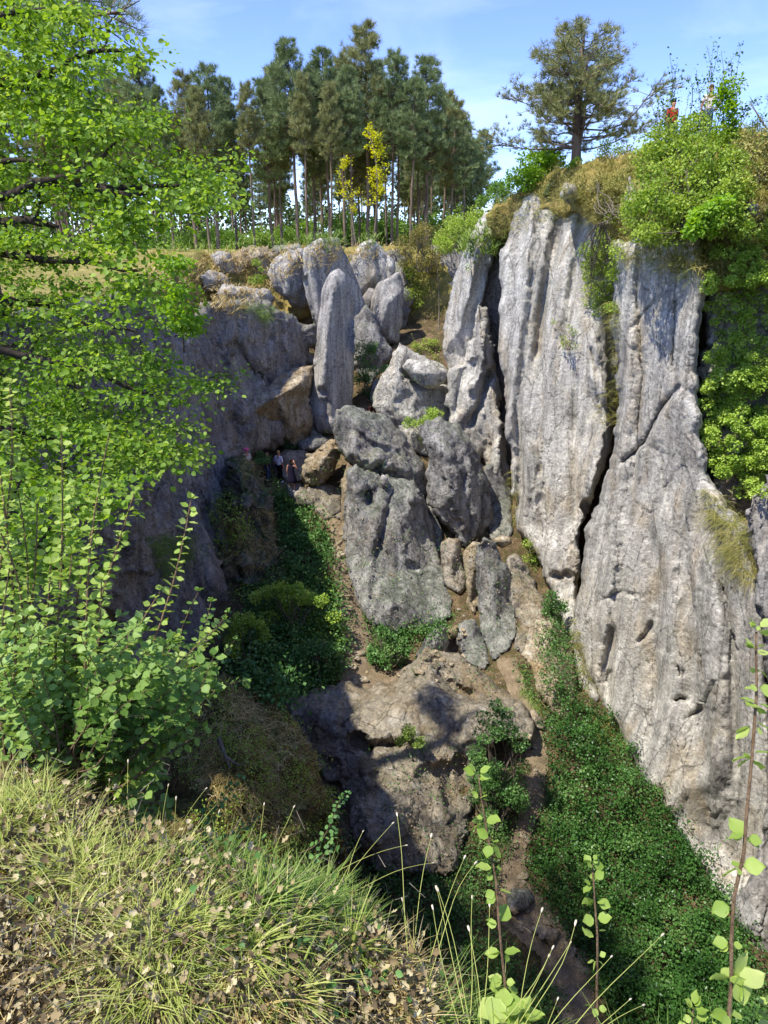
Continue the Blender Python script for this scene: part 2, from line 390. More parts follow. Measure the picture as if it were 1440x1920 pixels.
xs = np.concatenate([[-900, -500, -250, -130, -80], np.arange(-50, -13, 1.5), np.arange(-13, 14, .28), np.arange(14, 46, 1.5), [60, 80, 130, 250, 500, 900]])
ys = np.concatenate([[-900, -400, -150, -60, -20, -8], np.arange(-3, 6, .25), np.arange(6, 51, .28), np.arange(51, 95, 1.5), [100, 120, 150, 220, 400, 900]])
GX, GY = np.meshgrid(xs, ys); GZ = ground_z(GX, GY); nx = len(xs)
gi = (np.arange(len(ys) - 1)[:, None] * nx + np.arange(nx - 1)[None]).ravel()
GV = np.stack([GX.ravel(), GY.ravel(), GZ.ravel()], -1); GF = np.stack([gi, gi + 1, gi + nx + 1, gi + nx], -1)
t = NT('ground_earth')
sx = t.n('ShaderNodeSeparateXYZ'); t.l(t.pos, sx.inputs[0])
v = t.mp(); a = t.noise(v, 1.6, 8, .7); b = t.noise(v, 14, 6, .75); f = t.math('ADD', t.math('MULTIPLY', a, .6), t.math('MULTIPLY', b, .42))
c1 = t.ramp(f, [(.36, '3a3022'), (.52, '62523c'), (.66, '8e7a5c')]); c1 = t.mix(t.math('MULTIPLY', t.ramp(t.noise(v, 3., 7, .7), [(.48, 0.), (.58, 1.)]), .6), c1, '3c421c'); c1 = t.mix(t.rng(t.voro(v, 9.), .12, .3, .55, 0.), c1, '8c7a60')
c2 = t.ramp(f, [(.36, '55602a'), (.52, '8a8048'), (.66, 'b39f66')])
t.princ(t.mix(t.rng(sx.outputs[2], -3.5, -2.), c1, c2), .95, t.bump(b, .06, 1.), .1)
g = make_mesh('ground', GV, GF, t.m, smooth=True); tag(g, 'uneven earth of the plateau and gorge floor', 'ground', None, 'structure')
ROCKS.append((GV, np.concatenate([GF[:, [0, 1, 2]], GF[:, [0, 2, 3]]])))

_gb = BVHTree.FromPolygons(GV.tolist(), ROCKS[0][1].tolist(), all_triangles=True)
def GCAST(px, py):
    d = rays(px, py); h = _gb.ray_cast(Vector((d * (6 / d[1])).tolist()), Vector(d.tolist()), 200); return h[0].y if h[0] is not None else 999.
# ================================================================ cliffs (setting)
R = rock
# right cliff, near buttress
R('cliff', [(1148, 450, 5.5), (1180, 452, 4.5), (1215, 438, 4), (1262, 452, 2.6), (1300, 436, 2.2), (1322, 540, 1.6), (1306, 640, 1.3), (1310, 780, .9), (1332, 900, .4), (1400, 1000, -1.3),
       (1432, 1140, -2.2), (1450, 1400, -3.2), (1450, 1700, -3.6), (1385, 1740, -2.9), (1350, 1700, -2.0), (1325, 1650, -1.4), (1290, 1618, -.9), (1248, 1520, .6), (1206, 1458, 1.4), (1150, 1360, 2.6), (1098, 1270, 4.0),
       (1068, 1190, 4.8), (1090, 1110, 4.6), (1105, 988, 5.0), (1134, 920, 4.8), (1158, 830, 4.7), (1160, 700, 5.2), (1150, 570, 5.6)],
  19.0, ctrl=[(1225, 600, 3.4), (1230, 800, 2.9), (1200, 1000, 2.6), (1290, 1000, 1.0), (1370, 1150, -1.1), (1180, 1200, 2.4), (1290, 1300, .2), (1380, 1400, -1.7), (1330, 1560, -1.1)],
  thick=3.5, rim=22, rim_m=.9, step=4, amp=.12, fine=.45, freq=.62, aniso=(1, .45, .085), rot=-.10, crack=.05, jag=7, mat=M['pale'], seed=11, seat=True, kind='structure', label='tall pale limestone cliff buttress with rust and grey streaks', cat='cliff', smooth=6,
  feats=[('crack', [(1200, 470), (1196, 560), (1206, 700), (1190, 900)], 6, .35), ('crack', [(1215, 470), (1240, 455), (1262, 440)], 6, .3), ('crack', [(1165, 870), (1210, 830), (1240, 770), (1275, 725)], 5, .5),
         ('step', [(1275, 725), (1240, 770), (1210, 830)], 8, .3, 50), ('crack', [(1268, 560), (1262, 700)], 5, .3), ('crack', [(1150, 1180), (1135, 1250), (1142, 1330)], 8, .5),
         ('crack', [(1195, 1205), (1212, 1190), (1222, 1165)], 4, .25), ('hole', [(1143, 1262), (1140, 1275)], 6, .35), ('hole', [(1272, 1250), (1276, 1266)], 4, .3), ('crack', [(1264, 1316), (1275, 1308), (1290, 1312)], 5, .45), ('crack', [(1290, 1345), (1300, 1338), (1316, 1328)], 4, .35),
         ('crack', [(1205, 1460), (1230, 1300), (1235, 1100), (1215, 980)], 14, .3), ('ridge', [(1250, 1000), (1262, 1200), (1280, 1500)], 18, .3), ('ridge', [(1330, 1000), (1350, 1250), (1345, 1560)], 20, .35),
         ('crack', [(1340, 1000), (1372, 1200), (1380, 1450)], 8, .3), ('crack', [(1232, 560), (1180, 620)], 3, .15), ('step', [(1290, 1000), (1310, 1150), (1330, 1400), (1330, 1650)], 12, .35, 60),
         ('crack', [(1120, 1130), (1160, 1110), (1210, 1120)], 3, .15), ('ridge', [(1180, 560), (1176, 760), (1150, 980), (1130, 1200)], 16, .35), ('crack', [(1240, 850), (1258, 980)], 3, .15)])
# right cliff, middle wall
R('cliff', [(975, 372, 5), (1000, 350, 5), (1030, 372, 4.2), (1060, 345, 3.6), (1100, 350, 3), (1112, 390, 2.4), (1150, 380, 1.8), (1166, 350, 1.4), (1185, 430, .6), (1172, 560, .2), (1150, 835, -.4), (1120, 908, -.6), (1090, 1000, -.7), (1086, 1100, -1.2),
       (1122, 1330, -2.4), (1090, 1290, -2.1), (1058, 1190, -1.3), (1030, 1110, -.2), (1008, 1050, .8), (965, 985, 2.4), (950, 800, 3), (932, 620, 4), (935, 480, 4.6)],
  27.0, ctrl=[(1000, 600, 3.2), (1060, 500, 2.4), (1100, 700, .9), (1040, 800, 1.7), (1060, 1000, .5), (1000, 900, 2.0), (1120, 560, 1.2)],
  thick=3.5, rim=18, rim_m=.8, step=4, amp=.15, fine=.5, freq=.65, aniso=(1, .45, .08), rot=-.12, crack=.05, jag=6, mat=M['pale'], seed=23, seat=True, kind='structure', label='ribbed pale limestone cliff wall in the middle', cat='cliff', smooth=5,
  feats=[('ridge', [(1000, 370), (985, 520), (965, 700), (955, 820)], 10, .5), ('crack', [(1050, 400), (1020, 560), (1000, 700)], 9, .6), ('step', [(1048, 560), (1022, 700), (1015, 850), (1025, 1000), (1020, 1080)], 10, .5, 60),
         ('crack', [(1090, 400), (1075, 520), (1060, 640)], 8, .4), ('step', [(1110, 700), (1120, 760), (1145, 830)], 6, .4, 30), ('crack', [(1142, 560), (1150, 700), (1158, 840)], 10, 1.0),
         ('ridge', [(1108, 590), (1115, 700), (1140, 760)], 12, .5), ('crack', [(1108, 650), (1118, 700), (1124, 770)], 4, .4), ('ridge', [(1135, 780), (1115, 880), (1105, 940)], 17, .9), ('crack', [(1080, 700), (1075, 900), (1085, 1040)], 8, .3),
         ('crack', [(960, 720), (975, 850), (972, 960)], 8, .5), ('hole', [(1100, 950), (1108, 965)], 10, 1.0), ('hole', [(1040, 1078), (1050, 1082)], 7, .5), ('hole', [(1062, 1075), (1068, 1080)], 6, .5), ('ridge', [(990, 820), (1000, 900), (1005, 980)], 10, .4),
         ('crack', [(1085, 1110), (1095, 1200), (1110, 1290)], 7, .5)])
# right cliff, far left leaf of it: a big leaning slab with a dark cleft
R('cliff', [(902, 402, 0), (940, 398, -.5), (940, 440, -.8), (920, 500, -.6), (908, 560, -.3), (896, 600, 0), (888, 670, .3), (870, 720, .5), (850, 720, .8), (826, 660, 1.2), (830, 610, 1.2), (845, 540, 1), (868, 470, .6)],
  35.5, ctrl=[(890, 480, -.8), (880, 560, -.5), (860, 620, 0)], thick=3, rim=12, rim_m=.8, step=4, amp=.14, fine=.5, freq=.7, aniso=(1, .5, .12), rot=-.15, crack=.04, mat=M['pale'], seed=31, kind='structure',
  label='pale leaning limestone slab left of the dark cleft', cat='cliff', feats=[('step', [(925, 470), (905, 540), (885, 640)], 6, .5, 40), ('ridge', [(905, 420), (890, 500), (862, 600)], 10, .4), ('crack', [(936, 420), (928, 470)], 5, .4)])
R('cliff', [(895, 560, 0), (915, 580, 0), (928, 700, -.3), (945, 800, -.6), (965, 1010, -1.4), (935, 1000, -1), (910, 930, -.6), (905, 860, 0), (862, 870, 0), (842, 800, .3), (838, 690, .6), (870, 680, .4)],
  34.2, ctrl=[(880, 760, -.4), (925, 860, -1.0), (900, 660, -.6)], thick=2.5, rim=10, rim_m=.6, step=4, amp=.22, freq=.9, aniso=(1, .6, .25), crack=.06, mat=M['pale'], seed=37, kind='structure', label='broken pale rock at the foot of the cleft', cat='cliff',
  feats=[('crack', [(880, 800), (900, 760), (922, 690)], 6, .7), ('crack', [(905, 860), (925, 940), (950, 1000)], 9, 1.0), ('ridge', [(902, 600), (905, 680), (880, 740)], 10, .5), ('crack', [(868, 690), (852, 780)], 6, .3), ('ridge', [(938, 770), (930, 860), (925, 900)], 10, .6)])
# wall behind everything on the right, closes the clefts
R('cliff', [(900, 430, 2), (1000, 400, 1), (1150, 430, -1.5), (1300, 470, -5), (1300, 900, -7), (1340, 1500, -10), (1100, 1340, -6), (980, 1060, 0), (880, 900, 2.0)], 34.5, thick=2, rim=20, rim_m=1, step=12, amp=.4, freq=.5, mat=M['dark'], seed=41, kind='structure', label='dark rock at the back of the clefts', cat='cliff')
# right edge, nearer greyish buttress
R('cliff', [(1392, 930, 0), (1425, 900, 0), (1480, 880, -.5), (1640, 900, -1.5), (1640, 1950, -4), (1400, 1990, -3.4), (1372, 1800, -2.6), (1366, 1690, -2.1), (1400, 1640, -2.2), (1425, 1560, -1.9), (1440, 1300, -1.5), (1425, 1150, -.8), (1400, 1040, -.3)], 17.5,
  ctrl=[(1500, 1300, -2), (1420, 1750, -3.2)], thick=3, rim=14, rim_m=.6, step=5, amp=.25, freq=.8, aniso=(1, .5, .2), crack=.05, mat=M['slab'], seed=43, kind='structure', label='grey buttress at the edge beyond the pale cliff', cat='cliff')
R('cliff', [(1330, 520, .5), (1440, 380, .5), (1640, 300, 0), (1640, 1000, -2), (1400, 1050, -1.6), (1340, 960, -.6), (1310, 760, 0)], 21.5, thick=3, rim=16, rim_m=.8, step=7, amp=.4, freq=.6, crack=.05, mat=M['warm'], seed=47, kind='structure', label='ivy hung rock slope beside the pale cliff', cat='cliff')
# left cliff: long shaded wall running toward the viewer
R('cliff', [(372, 560, 5), (398, 566, 5), (440, 560, 6.5), (500, 568, 8.4), (556, 590, 10.2), (590, 610, 11), (592, 780, 11), (560, 820, 9.5), (470, 850, 7), (455, 900, 6), (505, 935, 6.2), (500, 1000, 5), (520, 1090, 3.4),
       (495, 1150, 1.6), (470, 1220, .2), (440, 1330, -3), (330, 1420, -7), (120, 1560, -14), (-120, 1560, -19), (-120, 620, -19), (60, 580, -13), (190, 560, -7), (250, 520, -3), (290, 570, -1), (330, 640, 2)],
  27.0, ctrl=[(430, 620, 5.9), (420, 760, 5.0), (360, 760, 2.6), (330, 900, .0), (400, 950, 1.8), (300, 1050, -2.6), (400, 1080, -.6), (470, 700, 7.4), (520, 700, 9), (445, 860, 5.2)],
  thick=5, rim=16, rim_m=.9, step=5, amp=.34, fine=1.5, freq=.6, aniso=(1, .6, .22), rot=.22, crack=.14, jag=6, mat=M['dark'], seed=53, kind='structure', label='dark shaded limestone cliff wall along the gorge', cat='cliff', smooth=5,
  feats=[('crack', [(440, 640), (480, 700), (520, 730), (560, 770)], 6, .5), ('crack', [(372, 920), (395, 980), (415, 1040), (440, 1120)], 8, 1.2), ('step', [(440, 1120), (415, 1040), (395, 980), (372, 920)], 9, .9, 50), ('crack', [(400, 580), (420, 700), (446, 830)], 10, .35),
         ('ridge', [(330, 660), (360, 760), (380, 900)], 20, .5), ('crack', [(280, 640), (300, 800), (280, 1000)], 14, .5)])
# earthy ledges at the foot of the left wall
R('cliff', [(395, 925, 0), (440, 868, .6), (465, 862, .8), (500, 905, .6), (512, 960, 0), (530, 1070, -1), (500, 1110, -1.4), (470, 1190, -2.6), (425, 1200, -3.2), (395, 1110, -2), (375, 1000, -.6)], 29.5,
  ctrl=[(450, 930, -1.2), (440, 1040, -2.0), (490, 1040, -1.6)], thick=3, rim=12, rim_m=.6, step=4, amp=.5, fine=1.4, freq=1.0, aniso=(1, 1, .5), crack=.15, jag=7, mat=M['ledge'], seed=59, kind='structure', label='mossy broken ledges below the dark cliff', cat='cliff',
  feats=[('crack', [(400, 960), (440, 1040), (460, 1150)], 10, .8), ('ridge', [(440, 880), (470, 940), (500, 960)], 14, .5)])
# mossy mound at lower left, and the dark hollow beside it
R('slope', [(330, 1330, 0), (380, 1262, 1), (430, 1270, 1.6), (500, 1310, 1.6), (560, 1355, 1.2), (592, 1410, .7), (612, 1500, .2), (640, 1580, -.4), (650, 1700, -1), (620, 1900, -2), (300, 1900, -3.6), (100, 1700, -4), (100, 1400, -2)], 12.5,
  ctrl=[(450, 1360, -.6), (520, 1450, -1.0), (400, 1500, -2.2), (560, 1600, -1.4), (300, 1600, -3)], thick=4, rim=22, rim_m=1.0, step=5, amp=.4, freq=1.1, jag=8, mat=M['earthy'], seed=61, kind='structure', label='steep mossy bank covered in dead grass', cat='bank', smooth=8, crack=.06)
# the bank the viewer stands on
def bankY(px, py, z=-1.6): r = rays(px, py); return float(z * r[1] / r[2])
BO = [(-160, 1415, -1.62), (40, 1440, -1.6), (150, 1495, -1.6), (250, 1565, -1.62), (400, 1630, -1.65), (520, 1662, -1.66), (620, 1700, -1.7), (680, 1750, -1.7), (740, 1810, -1.7), (780, 1855, -1.72), (820, 1905, -1.75), (860, 1975, -1.8), (1000, 2010, -1.85), (1560, 2040, -1.9), (1560, 2500, -1.8), (500, 2500, -1.7), (-160, 2500, -1.62)]
R('bank', [(a, b_, bankY(a, b_, z_) - 1.5) for a, b_, z_ in BO], 1.5, ctrl=[(a, b_, bankY(a, b_, z_) - 1.5) for a, b_, z_ in [(100, 1600, -1.55), (300, 1700, -1.52), (500, 1700, -1.54), (200, 1850, -1.5), (600, 1850, -1.58), (0, 1750, -1.52), (700, 1780, -1.66)]],
  thick=.5, rim=46, rim_m=.22, step=7, amp=.035, freq=7, jag=8, mat=M['litter'], seed=81, kind='structure', label='leaf strewn grassy bank the viewer stands on', cat='bank', smooth=10)
# far wall behind the standing slabs
R('cliff', [(745, 470, 0), (790, 462, 0), (870, 452, -1), (890, 640, -3), (840, 700, -2), (720, 700, -2), (700, 560, -.5)], 49.5, thick=3, rim=12, rim_m=.6, step=6, amp=.4, freq=.6, aniso=(1, 1, .25), crack=.05, mat=M['dark'], seed=67, kind='structure', label='dark rock wall closing the far end of the gorge', cat='cliff')
R('cliff', [(545, 500, 0), (600, 470, 0), (760, 470, 0), (770, 640, -2), (660, 760, -3), (580, 760, -3)], 47.5, thick=3, rim=12, rim_m=.6, step=8, amp=.4, freq=.6, mat=M['dark'], seed=69, kind='structure', label='dark rock behind the standing slabs', cat='cliff')
# hill above the right cliff
R('hill', [(905, 402, 7), (940, 372, 7.5), (985, 345, 7), (1050, 312, 5.6), (1120, 300, 4.6), (1180, 287, 3.4), (1260, 262, 1.8), (1340, 250, .6), (1440, 236, -.6), (1640, 200, -3), (1640, 560, -6), (1440, 520, -5.0), (1330, 555, -4.4), (1310, 470, -4.1),
       (1225, 475, -1.2), (1160, 490, .9), (1120, 430, 2.4), (1075, 400, 4.0), (1010, 400, 5.6), (960, 440, 7.4), (925, 450, 8.0)], 25.6,
  ctrl=[(1200, 350, .8), (1100, 340, 2.9), (1300, 350, -1.6), (1400, 400, -3.0)], thick=4, rim=10, rim_m=.4, step=5, amp=.12, freq=1.6, jag=9, mat=M['grassy'], seed=71, kind='structure', label='dry grassy hill above the right cliff', cat='hill', smooth=6)
# tan grassy rock slope at far left
R('slope', [(270, 480, 1), (330, 474, 2), (400, 476, 2.6), (480, 466, 2.4), (575, 462, 2), (640, 462, 2), (760, 462, 3), (760, 500, 2.6), (640, 520, 1), (560, 600, -1), (450, 590, -2), (395, 585, -3), (330, 600, -4), (270, 560, -3)], 45.5, thick=3, rim=9, rim_m=.4, step=5, amp=.35, freq=.9,
  mat=M['grassy'], seed=73, kind='structure', label='tan dry grass slope below the pine wood', cat='slope', ctrl=[(400, 520, 0), (480, 530, 0)])

# ================================================================ boulders (things)
R('boulder', [(1172, 360, 0), (1180, 330, 0), (1190, 345, 0), (1196, 400, 0), (1188, 428, 0), (1174, 415, 0)], 24.6, thick=1, rim=5, rim_m=.3, amp=.12, mat=M['pale'], seed=171, jag=2, step=4, ctrl=[(1183, 380, -.4)], label='pale blade of rock left of the big hill bush')
R('boulder', [(1050, 368, 0), (1058, 344, 0), (1078, 346, 0), (1084, 370, 0), (1070, 384, 0)], 28.6, thick=1, rim=5, rim_m=.3, amp=.14, mat=M['pale'], seed=172, jag=2, step=4, ctrl=[(1066, 360, -.4)], label='pale block at the cliff lip below the lone pine')
R('boulder', [(1395, 392, 0), (1405, 378, 0), (1420, 384, 0), (1420, 402, 0), (1404, 408, 0)], 20.4, thick=.6, rim=5, rim_m=.2, amp=.08, mat=M['slab'], seed=173, jag=2, step=4, ctrl=[(1408, 392, -.3)], label='small grey stone in the slope at the picture edge')
R('boulder', [(1372, 425, 0), (1386, 408, 0), (1404, 415, 0), (1402, 440, 0), (1382, 448, 0)], 20.4, thick=.6, rim=5, rim_m=.2, amp=.08, mat=M['warm'], seed=174, jag=2, step=4, ctrl=[(1388, 428, -.3)], label='brownish stone under the small grey one on the slope')
R('boulder', [(568, 470, 0), (600, 452, 0), (634, 450, .2), (640, 470, .3), (672, 540, .9), (690, 600, 1.2), (668, 640, 1), (600, 640, .4), (592, 610, .3), (575, 545, 0)], 40.5, ctrl=[(582, 476, -.7), (585, 510, -.8), (590, 545, -.8), (598, 600, -.7), (604, 630, -.6)],
  thick=1.6, rim=5, rim_m=.25, amp=.09, freq=.7, aniso=(1, 1, .3), mat=M['slab'], seed=101, jag=3, crack=.02, label='tall flat topped grey slab leaning behind the rounded pillar slab', feats=[('step', [(600, 640), (592, 560), (578, 470)][::-1], 3, .0, 10)])
R('boulder', [(606, 545, 0), (620, 517, .1), (636, 511, .2), (652, 530, .3), (662, 570, .5), (664, 700, .6), (655, 770, .5), (630, 805, .3), (600, 808, .1), (583, 780, 0), (584, 720, 0), (594, 650, 0), (598, 590, 0)], 36.6,
  ctrl=[(629, 524, -.3), (623, 548, -.6), (616, 595, -.8), (611, 650, -.9), (604, 720, -1.0), (606, 780, -.8)], thick=1.8, rim=8, rim_m=.25, amp=.09, freq=.7, aniso=(1, 1, .2), mat=M['slab'], seed=103, jag=3, crack=.02, label='tallest rounded pillar slab standing upright in the gorge centre',
  feats=[('hole', [(603, 732), (606, 738)], 6, .5), ('crack', [(604, 745), (612, 790)], 7, .6)])
R('boulder', [(655, 500, 0), (678, 458, 0), (698, 452, 0), (718, 470, 0), (737, 505, .2), (735, 540, .3), (720, 600, .3), (690, 610, .3), (664, 560, .2)], 44.5, ctrl=[(700, 520, -.6), (680, 490, -.5)], thick=1.5, rim=7, rim_m=.25, amp=.09, aniso=(1, 1, .3), mat=M['pale'], seed=105, jag=3, crack=.04,
  label='pale broad slab with a fracture beside the pine wood edge', feats=[('crack', [(702, 470), (712, 520), (714, 570)], 4, .6)])
R('boulder', [(698, 560, 0), (712, 530, 0), (748, 512, 0), (757, 540, .1), (756, 600, .2), (744, 640, .3), (710, 640, .2), (696, 600, 0)], 42.5, ctrl=[(725, 570, -.7), (715, 610, -.6)], thick=1.2, rim=6, rim_m=.25, amp=.09, aniso=(1, 1, .3), mat=M['slab'], seed=107, jag=3, label='pointed grey slab in front of the fractured pale slab')
R('boulder', [(728, 478, 0), (741, 490, 0), (740, 520, 0), (728, 530, 0), (722, 500, 0)], 44.2, ctrl=[(732, 500, -.3)], thick=.8, rim=4, rim_m=.3, amp=.1, mat=M['pale'], seed=108, jag=2, step=4, label='small white spike of rock wedged on the fractured slab')
R('boulder', [(662, 600, 0), (690, 575, 0), (705, 610, 0), (738, 660, .2), (720, 690, .1), (690, 720, 0), (664, 690, 0)], 40.6, ctrl=[(690, 640, -.6)], thick=1.6, rim=8, rim_m=.5, amp=.2, mat=M['grey'], seed=109, jag=3, label='mossy grey slab low behind the rounded pillar')
R('boulder', [(692, 540, 0), (705, 541, 0), (706, 580, 0), (688, 590, 0), (680, 560, 0)], 43.2, ctrl=[(695, 560, -.4)], thick=1, rim=5, rim_m=.3, amp=.1, mat=M['slab'], seed=110, jag=2, step=4, label='small grey block wedged between standing slabs')
R('boulder', [(562, 620, 0), (575, 610, 0), (592, 612, 0), (594, 636, 0), (582, 646, 0), (567, 640, 0)], 39.6, ctrl=[(580, 625, -.5)], thick=.8, rim=7, rim_m=.4, amp=.12, mat=M['grey'], seed=111, jag=2, step=4, label='small rounded stone stuck left of the pillar slab')
R('boulder', [(505, 500, 0), (515, 482, 0), (540, 472, 0), (570, 468, .2), (576, 520, .5), (580, 572, .6), (555, 578, .4), (528, 555, 0), (508, 530, 0)], 42.6, ctrl=[(535, 510, -1.0), (548, 550, -.9)], thick=2, rim=8, rim_m=.5, amp=.25, freq=.9, mat=M['slab'], seed=113, crack=.06, jag=3, label='large cracked grey block left of the leaning flat topped slab')
R('boulder', [(394, 480, 0), (410, 470, 0), (432, 473, 0), (442, 495, 0), (440, 515, 0), (420, 516, 0), (400, 500, 0)], 45, ctrl=[(418, 488, -.7)], thick=1.5, rim=8, rim_m=.5, amp=.2, mat=M['slab'], seed=115, jag=3, step=4, label='rounded grey boulder on the tan slope below the wood')
R('boulder', [(432, 480, 0), (460, 466, 0), (500, 462, 0), (515, 480, 0), (500, 520, 0), (470, 500, 0), (445, 512, 0)], 45.6, ctrl=[(480, 482, -.7)], thick=1.5, rim=8, rim_m=.5, amp=.35, mat=M['tan'], seed=116, jag=3, step=4, crack=.08, label='rough tan outcrop under the wood edge')
R('boulder', [(510, 462, 0), (560, 458, 0), (568, 470, 0), (530, 480, 0), (508, 480, 0)], 46, thick=1.5, rim=6, rim_m=.4, amp=.2, mat=M['slab'], seed=117, jag=3, step=4, ctrl=[(540, 468, -.6)], label='low grey rock at the foot of the pines')
R('boulder', [(372, 516, 0), (395, 508, 0), (418, 512, 0), (430, 530, 0), (415, 545, 0), (385, 545, 0)], 43.5, ctrl=[(400, 524, -.6)], thick=1.4, rim=8, rim_m=.5, amp=.2, mat=M['slab'], seed=118, jag=3, step=4, label='low rounded grey boulder half buried in tan grass')
R('boulder', [(408, 545, 0), (420, 534, 0), (455, 538, .1), (500, 545, .3), (515, 560, .4), (500, 578, .3), (460, 570, 0), (412, 566, 0)], 41.2, ctrl=[(440, 552, -.7), (480, 560, -.5)], thick=1.8, rim=7, rim_m=.4, amp=.25, mat=M['slab'], seed=119, jag=3, crack=.05, label='long jagged grey rock on the left cliff top')
R('boulder', [(432, 770, 0), (428, 748, 0), (460, 732, .1), (520, 702, .6), (560, 686, 1), (587, 684, 1.2), (588, 700, 1.2), (580, 740, 1), (585, 790, .8), (572, 830, .8), (545, 838, .5), (520, 810, .4), (500, 830, .3), (470, 838, 0), (448, 830, 0), (448, 790, 0)], 35.2,
  ctrl=[(470, 770, -1.4), (520, 745, -1.2), (560, 720, -.6), (480, 740, -.9), (540, 790, -.3)], thick=2.2, rim=9, rim_m=.5, amp=.28, freq=1.1, crack=.06, mat=M['tan'], seed=121, jag=4, label='huge tan boulder lodged slantwise above the hikers', feats=[('step', [(450, 775), (500, 750), (560, 715), (585, 700)][::-1], 6, .0, 30)])
R('boulder', [(566, 710, 0), (588, 690, 0), (600, 780, 0), (610, 820, 0), (580, 830, 0), (562, 770, 0)], 37.4, ctrl=[(585, 750, -.4)], thick=1, rim=8, rim_m=.5, amp=.2, mat=M['tan'], seed=122, jag=3, label='yellowish rock slice between the slanting boulder and the pillar')
R('boulder', [(488, 820, 0), (505, 806, 0), (522, 812, 0), (526, 835, 0), (515, 848, 0), (490, 842, 0)], 35.6, ctrl=[(507, 826, -.4)], thick=.9, rim=7, rim_m=.4, amp=.12, mat=M['tan'], seed=123, jag=2, step=4, label='rounded tan stone wedged beneath the slanting boulder')
R('boulder', [(560, 830, 0), (590, 815, 0), (615, 822, 0), (612, 842, 0), (585, 848, 0), (562, 845, 0)], 35.4, ctrl=[(588, 832, -.4)], thick=.9, rim=6, rim_m=.4, amp=.15, mat=M['grey'], seed=124, jag=3, step=4, label='low grey rock at the foot of the pillar slab')
R('boulder', [(510, 862, 0), (530, 846, 0), (570, 846, 0), (590, 858, 0), (580, 900, 0), (545, 905, 0), (515, 890, 0)], 35, ctrl=[(550, 872, -.3)], thick=1.4, rim=9, rim_m=.5, amp=.15, mat=M['warm'], seed=125, jag=3, step=4, label='smooth low brown rock behind the hikers')
R('boulder', [(566, 890, 0), (570, 860, 0), (600, 838, .1), (632, 822, .3), (642, 850, .3), (630, 880, .2), (605, 912, 0), (580, 908, 0)], 32.6, ctrl=[(600, 870, -.8), (620, 845, -.4)], thick=1.5, rim=8, rim_m=.5, amp=.25, freq=1.4, crack=.05, mat=M['tan'], seed=127, jag=3, step=4, label='jagged pale topped boulder right of the hikers')
R('boulder', [(570, 915, 0), (600, 905, 0), (640, 920, 0), (645, 970, 0), (610, 975, 0), (575, 950, 0)], 32.8, ctrl=[(610, 930, -.3)], thick=1.2, rim=8, rim_m=.4, amp=.2, mat=M['warm'], seed=128, jag=3, step=4, label='brownish rock in the shade below the jagged boulder')
R('boulder', [(700, 760, 0), (705, 735, 0), (722, 700, 0), (735, 660, 0), (750, 644, 0), (760, 652, .2), (790, 668, .8), (830, 688, 1.2), (838, 710, 1.0), (842, 790, .6), (830, 860, 0), (780, 850, -.4), (740, 800, -.4), (712, 780, -.2)], 36.2,
  ctrl=[(745, 710, -.9), (780, 740, -.6), (770, 790, -1.1), (735, 760, -.8)], thick=2.4, rim=10, rim_m=.6, amp=.28, freq=.9, crack=.05, mat=M['pale'], seed=131, jag=4, label='pale peaked boulder in the sun behind the tilted dark one', feats=[('crack', [(755, 692), (785, 722), (835, 720)], 4, .6)])
R('boulder', [(755, 690, 0), (768, 676, 0), (800, 678, 0), (838, 695, .2), (838, 712, .2), (818, 728, 0), (796, 726, -.1)], 35.3, ctrl=[(798, 700, -.5)], thick=1.2, rim=6, rim_m=.3, amp=.14, mat=M['pale'], seed=132, jag=3, step=4, label='flat pale block resting on the peaked boulder')
R('boulder', [(700, 715, 0), (712, 708, 0), (722, 712, 0), (716, 745, 0), (700, 760, 0), (692, 735, 0)], 38.3, ctrl=[(708, 730, -.3)], thick=.9, rim=6, rim_m=.3, amp=.12, mat=M['grey'], seed=133, jag=2, step=4, label='small grey stone in the shade left of the peaked boulder')
R('boulder', [(625, 795, 0), (632, 770, 0), (652, 764, .1), (680, 768, .4), (715, 782, .8), (750, 812, 1.1), (785, 860, 1.1), (798, 890, 1), (800, 928, .8), (775, 925, .4), (740, 905, .1), (712, 890, 0), (690, 898, -.1), (655, 870, -.2), (634, 838, -.1)], 31.2,
  ctrl=[(670, 800, -.7), (720, 835, -.5), (700, 870, -1.1), (660, 850, -1.0), (760, 880, -.3)], thick=2, rim=10, rim_m=.6, amp=.2, freq=1.0, crack=.05, mat=M['grey'], seed=135, jag=4, label='big dark tilted boulder lying across the pyramid boulder', feats=[('crack', [(655, 800), (690, 830), (760, 855)], 4, .25), ('crack', [(700, 890), (712, 872), (724, 868)], 5, .4)])
R('boulder', [(648, 930, 0), (652, 890, 0), (668, 872, .1), (700, 885, .3), (712, 900, .2), (740, 898, .3), (775, 905, .6), (800, 950, .8), (818, 1010, .9), (832, 1080, .8), (846, 1150, .6), (820, 1172, .2), (775, 1180, -.3), (730, 1188, -.8), (700, 1175, -.8), (672, 1130, -.5), (655, 1080, -.3), (642, 1000, 0)], 29.6,
  ctrl=[(690, 960, -.9), (700, 1060, -1.6), (740, 1130, -1.9), (750, 1000, -1.2), (775, 930, -.3), (790, 1080, -.9), (668, 900, -.3)], thick=2.6, rim=12, rim_m=.7, amp=.26, freq=.9, aniso=(1, 1, .5), rot=.15, crack=.05, mat=M['grey'], seed=137, jag=4,
  label='massive pyramid shaped dark boulder standing beside the path', feats=[('hole', [(690, 928), (692, 940)], 13, .8), ('crack', [(735, 920), (722, 980), (705, 1040)], 6, .3), ('step', [(758, 910), (790, 985), (815, 1060)], 5, .35, 40), ('hole', [(770, 1060), (780, 1066)], 8, .3), ('step', [(690, 1150), (700, 1040), (722, 960)], 5, .3, 40)])
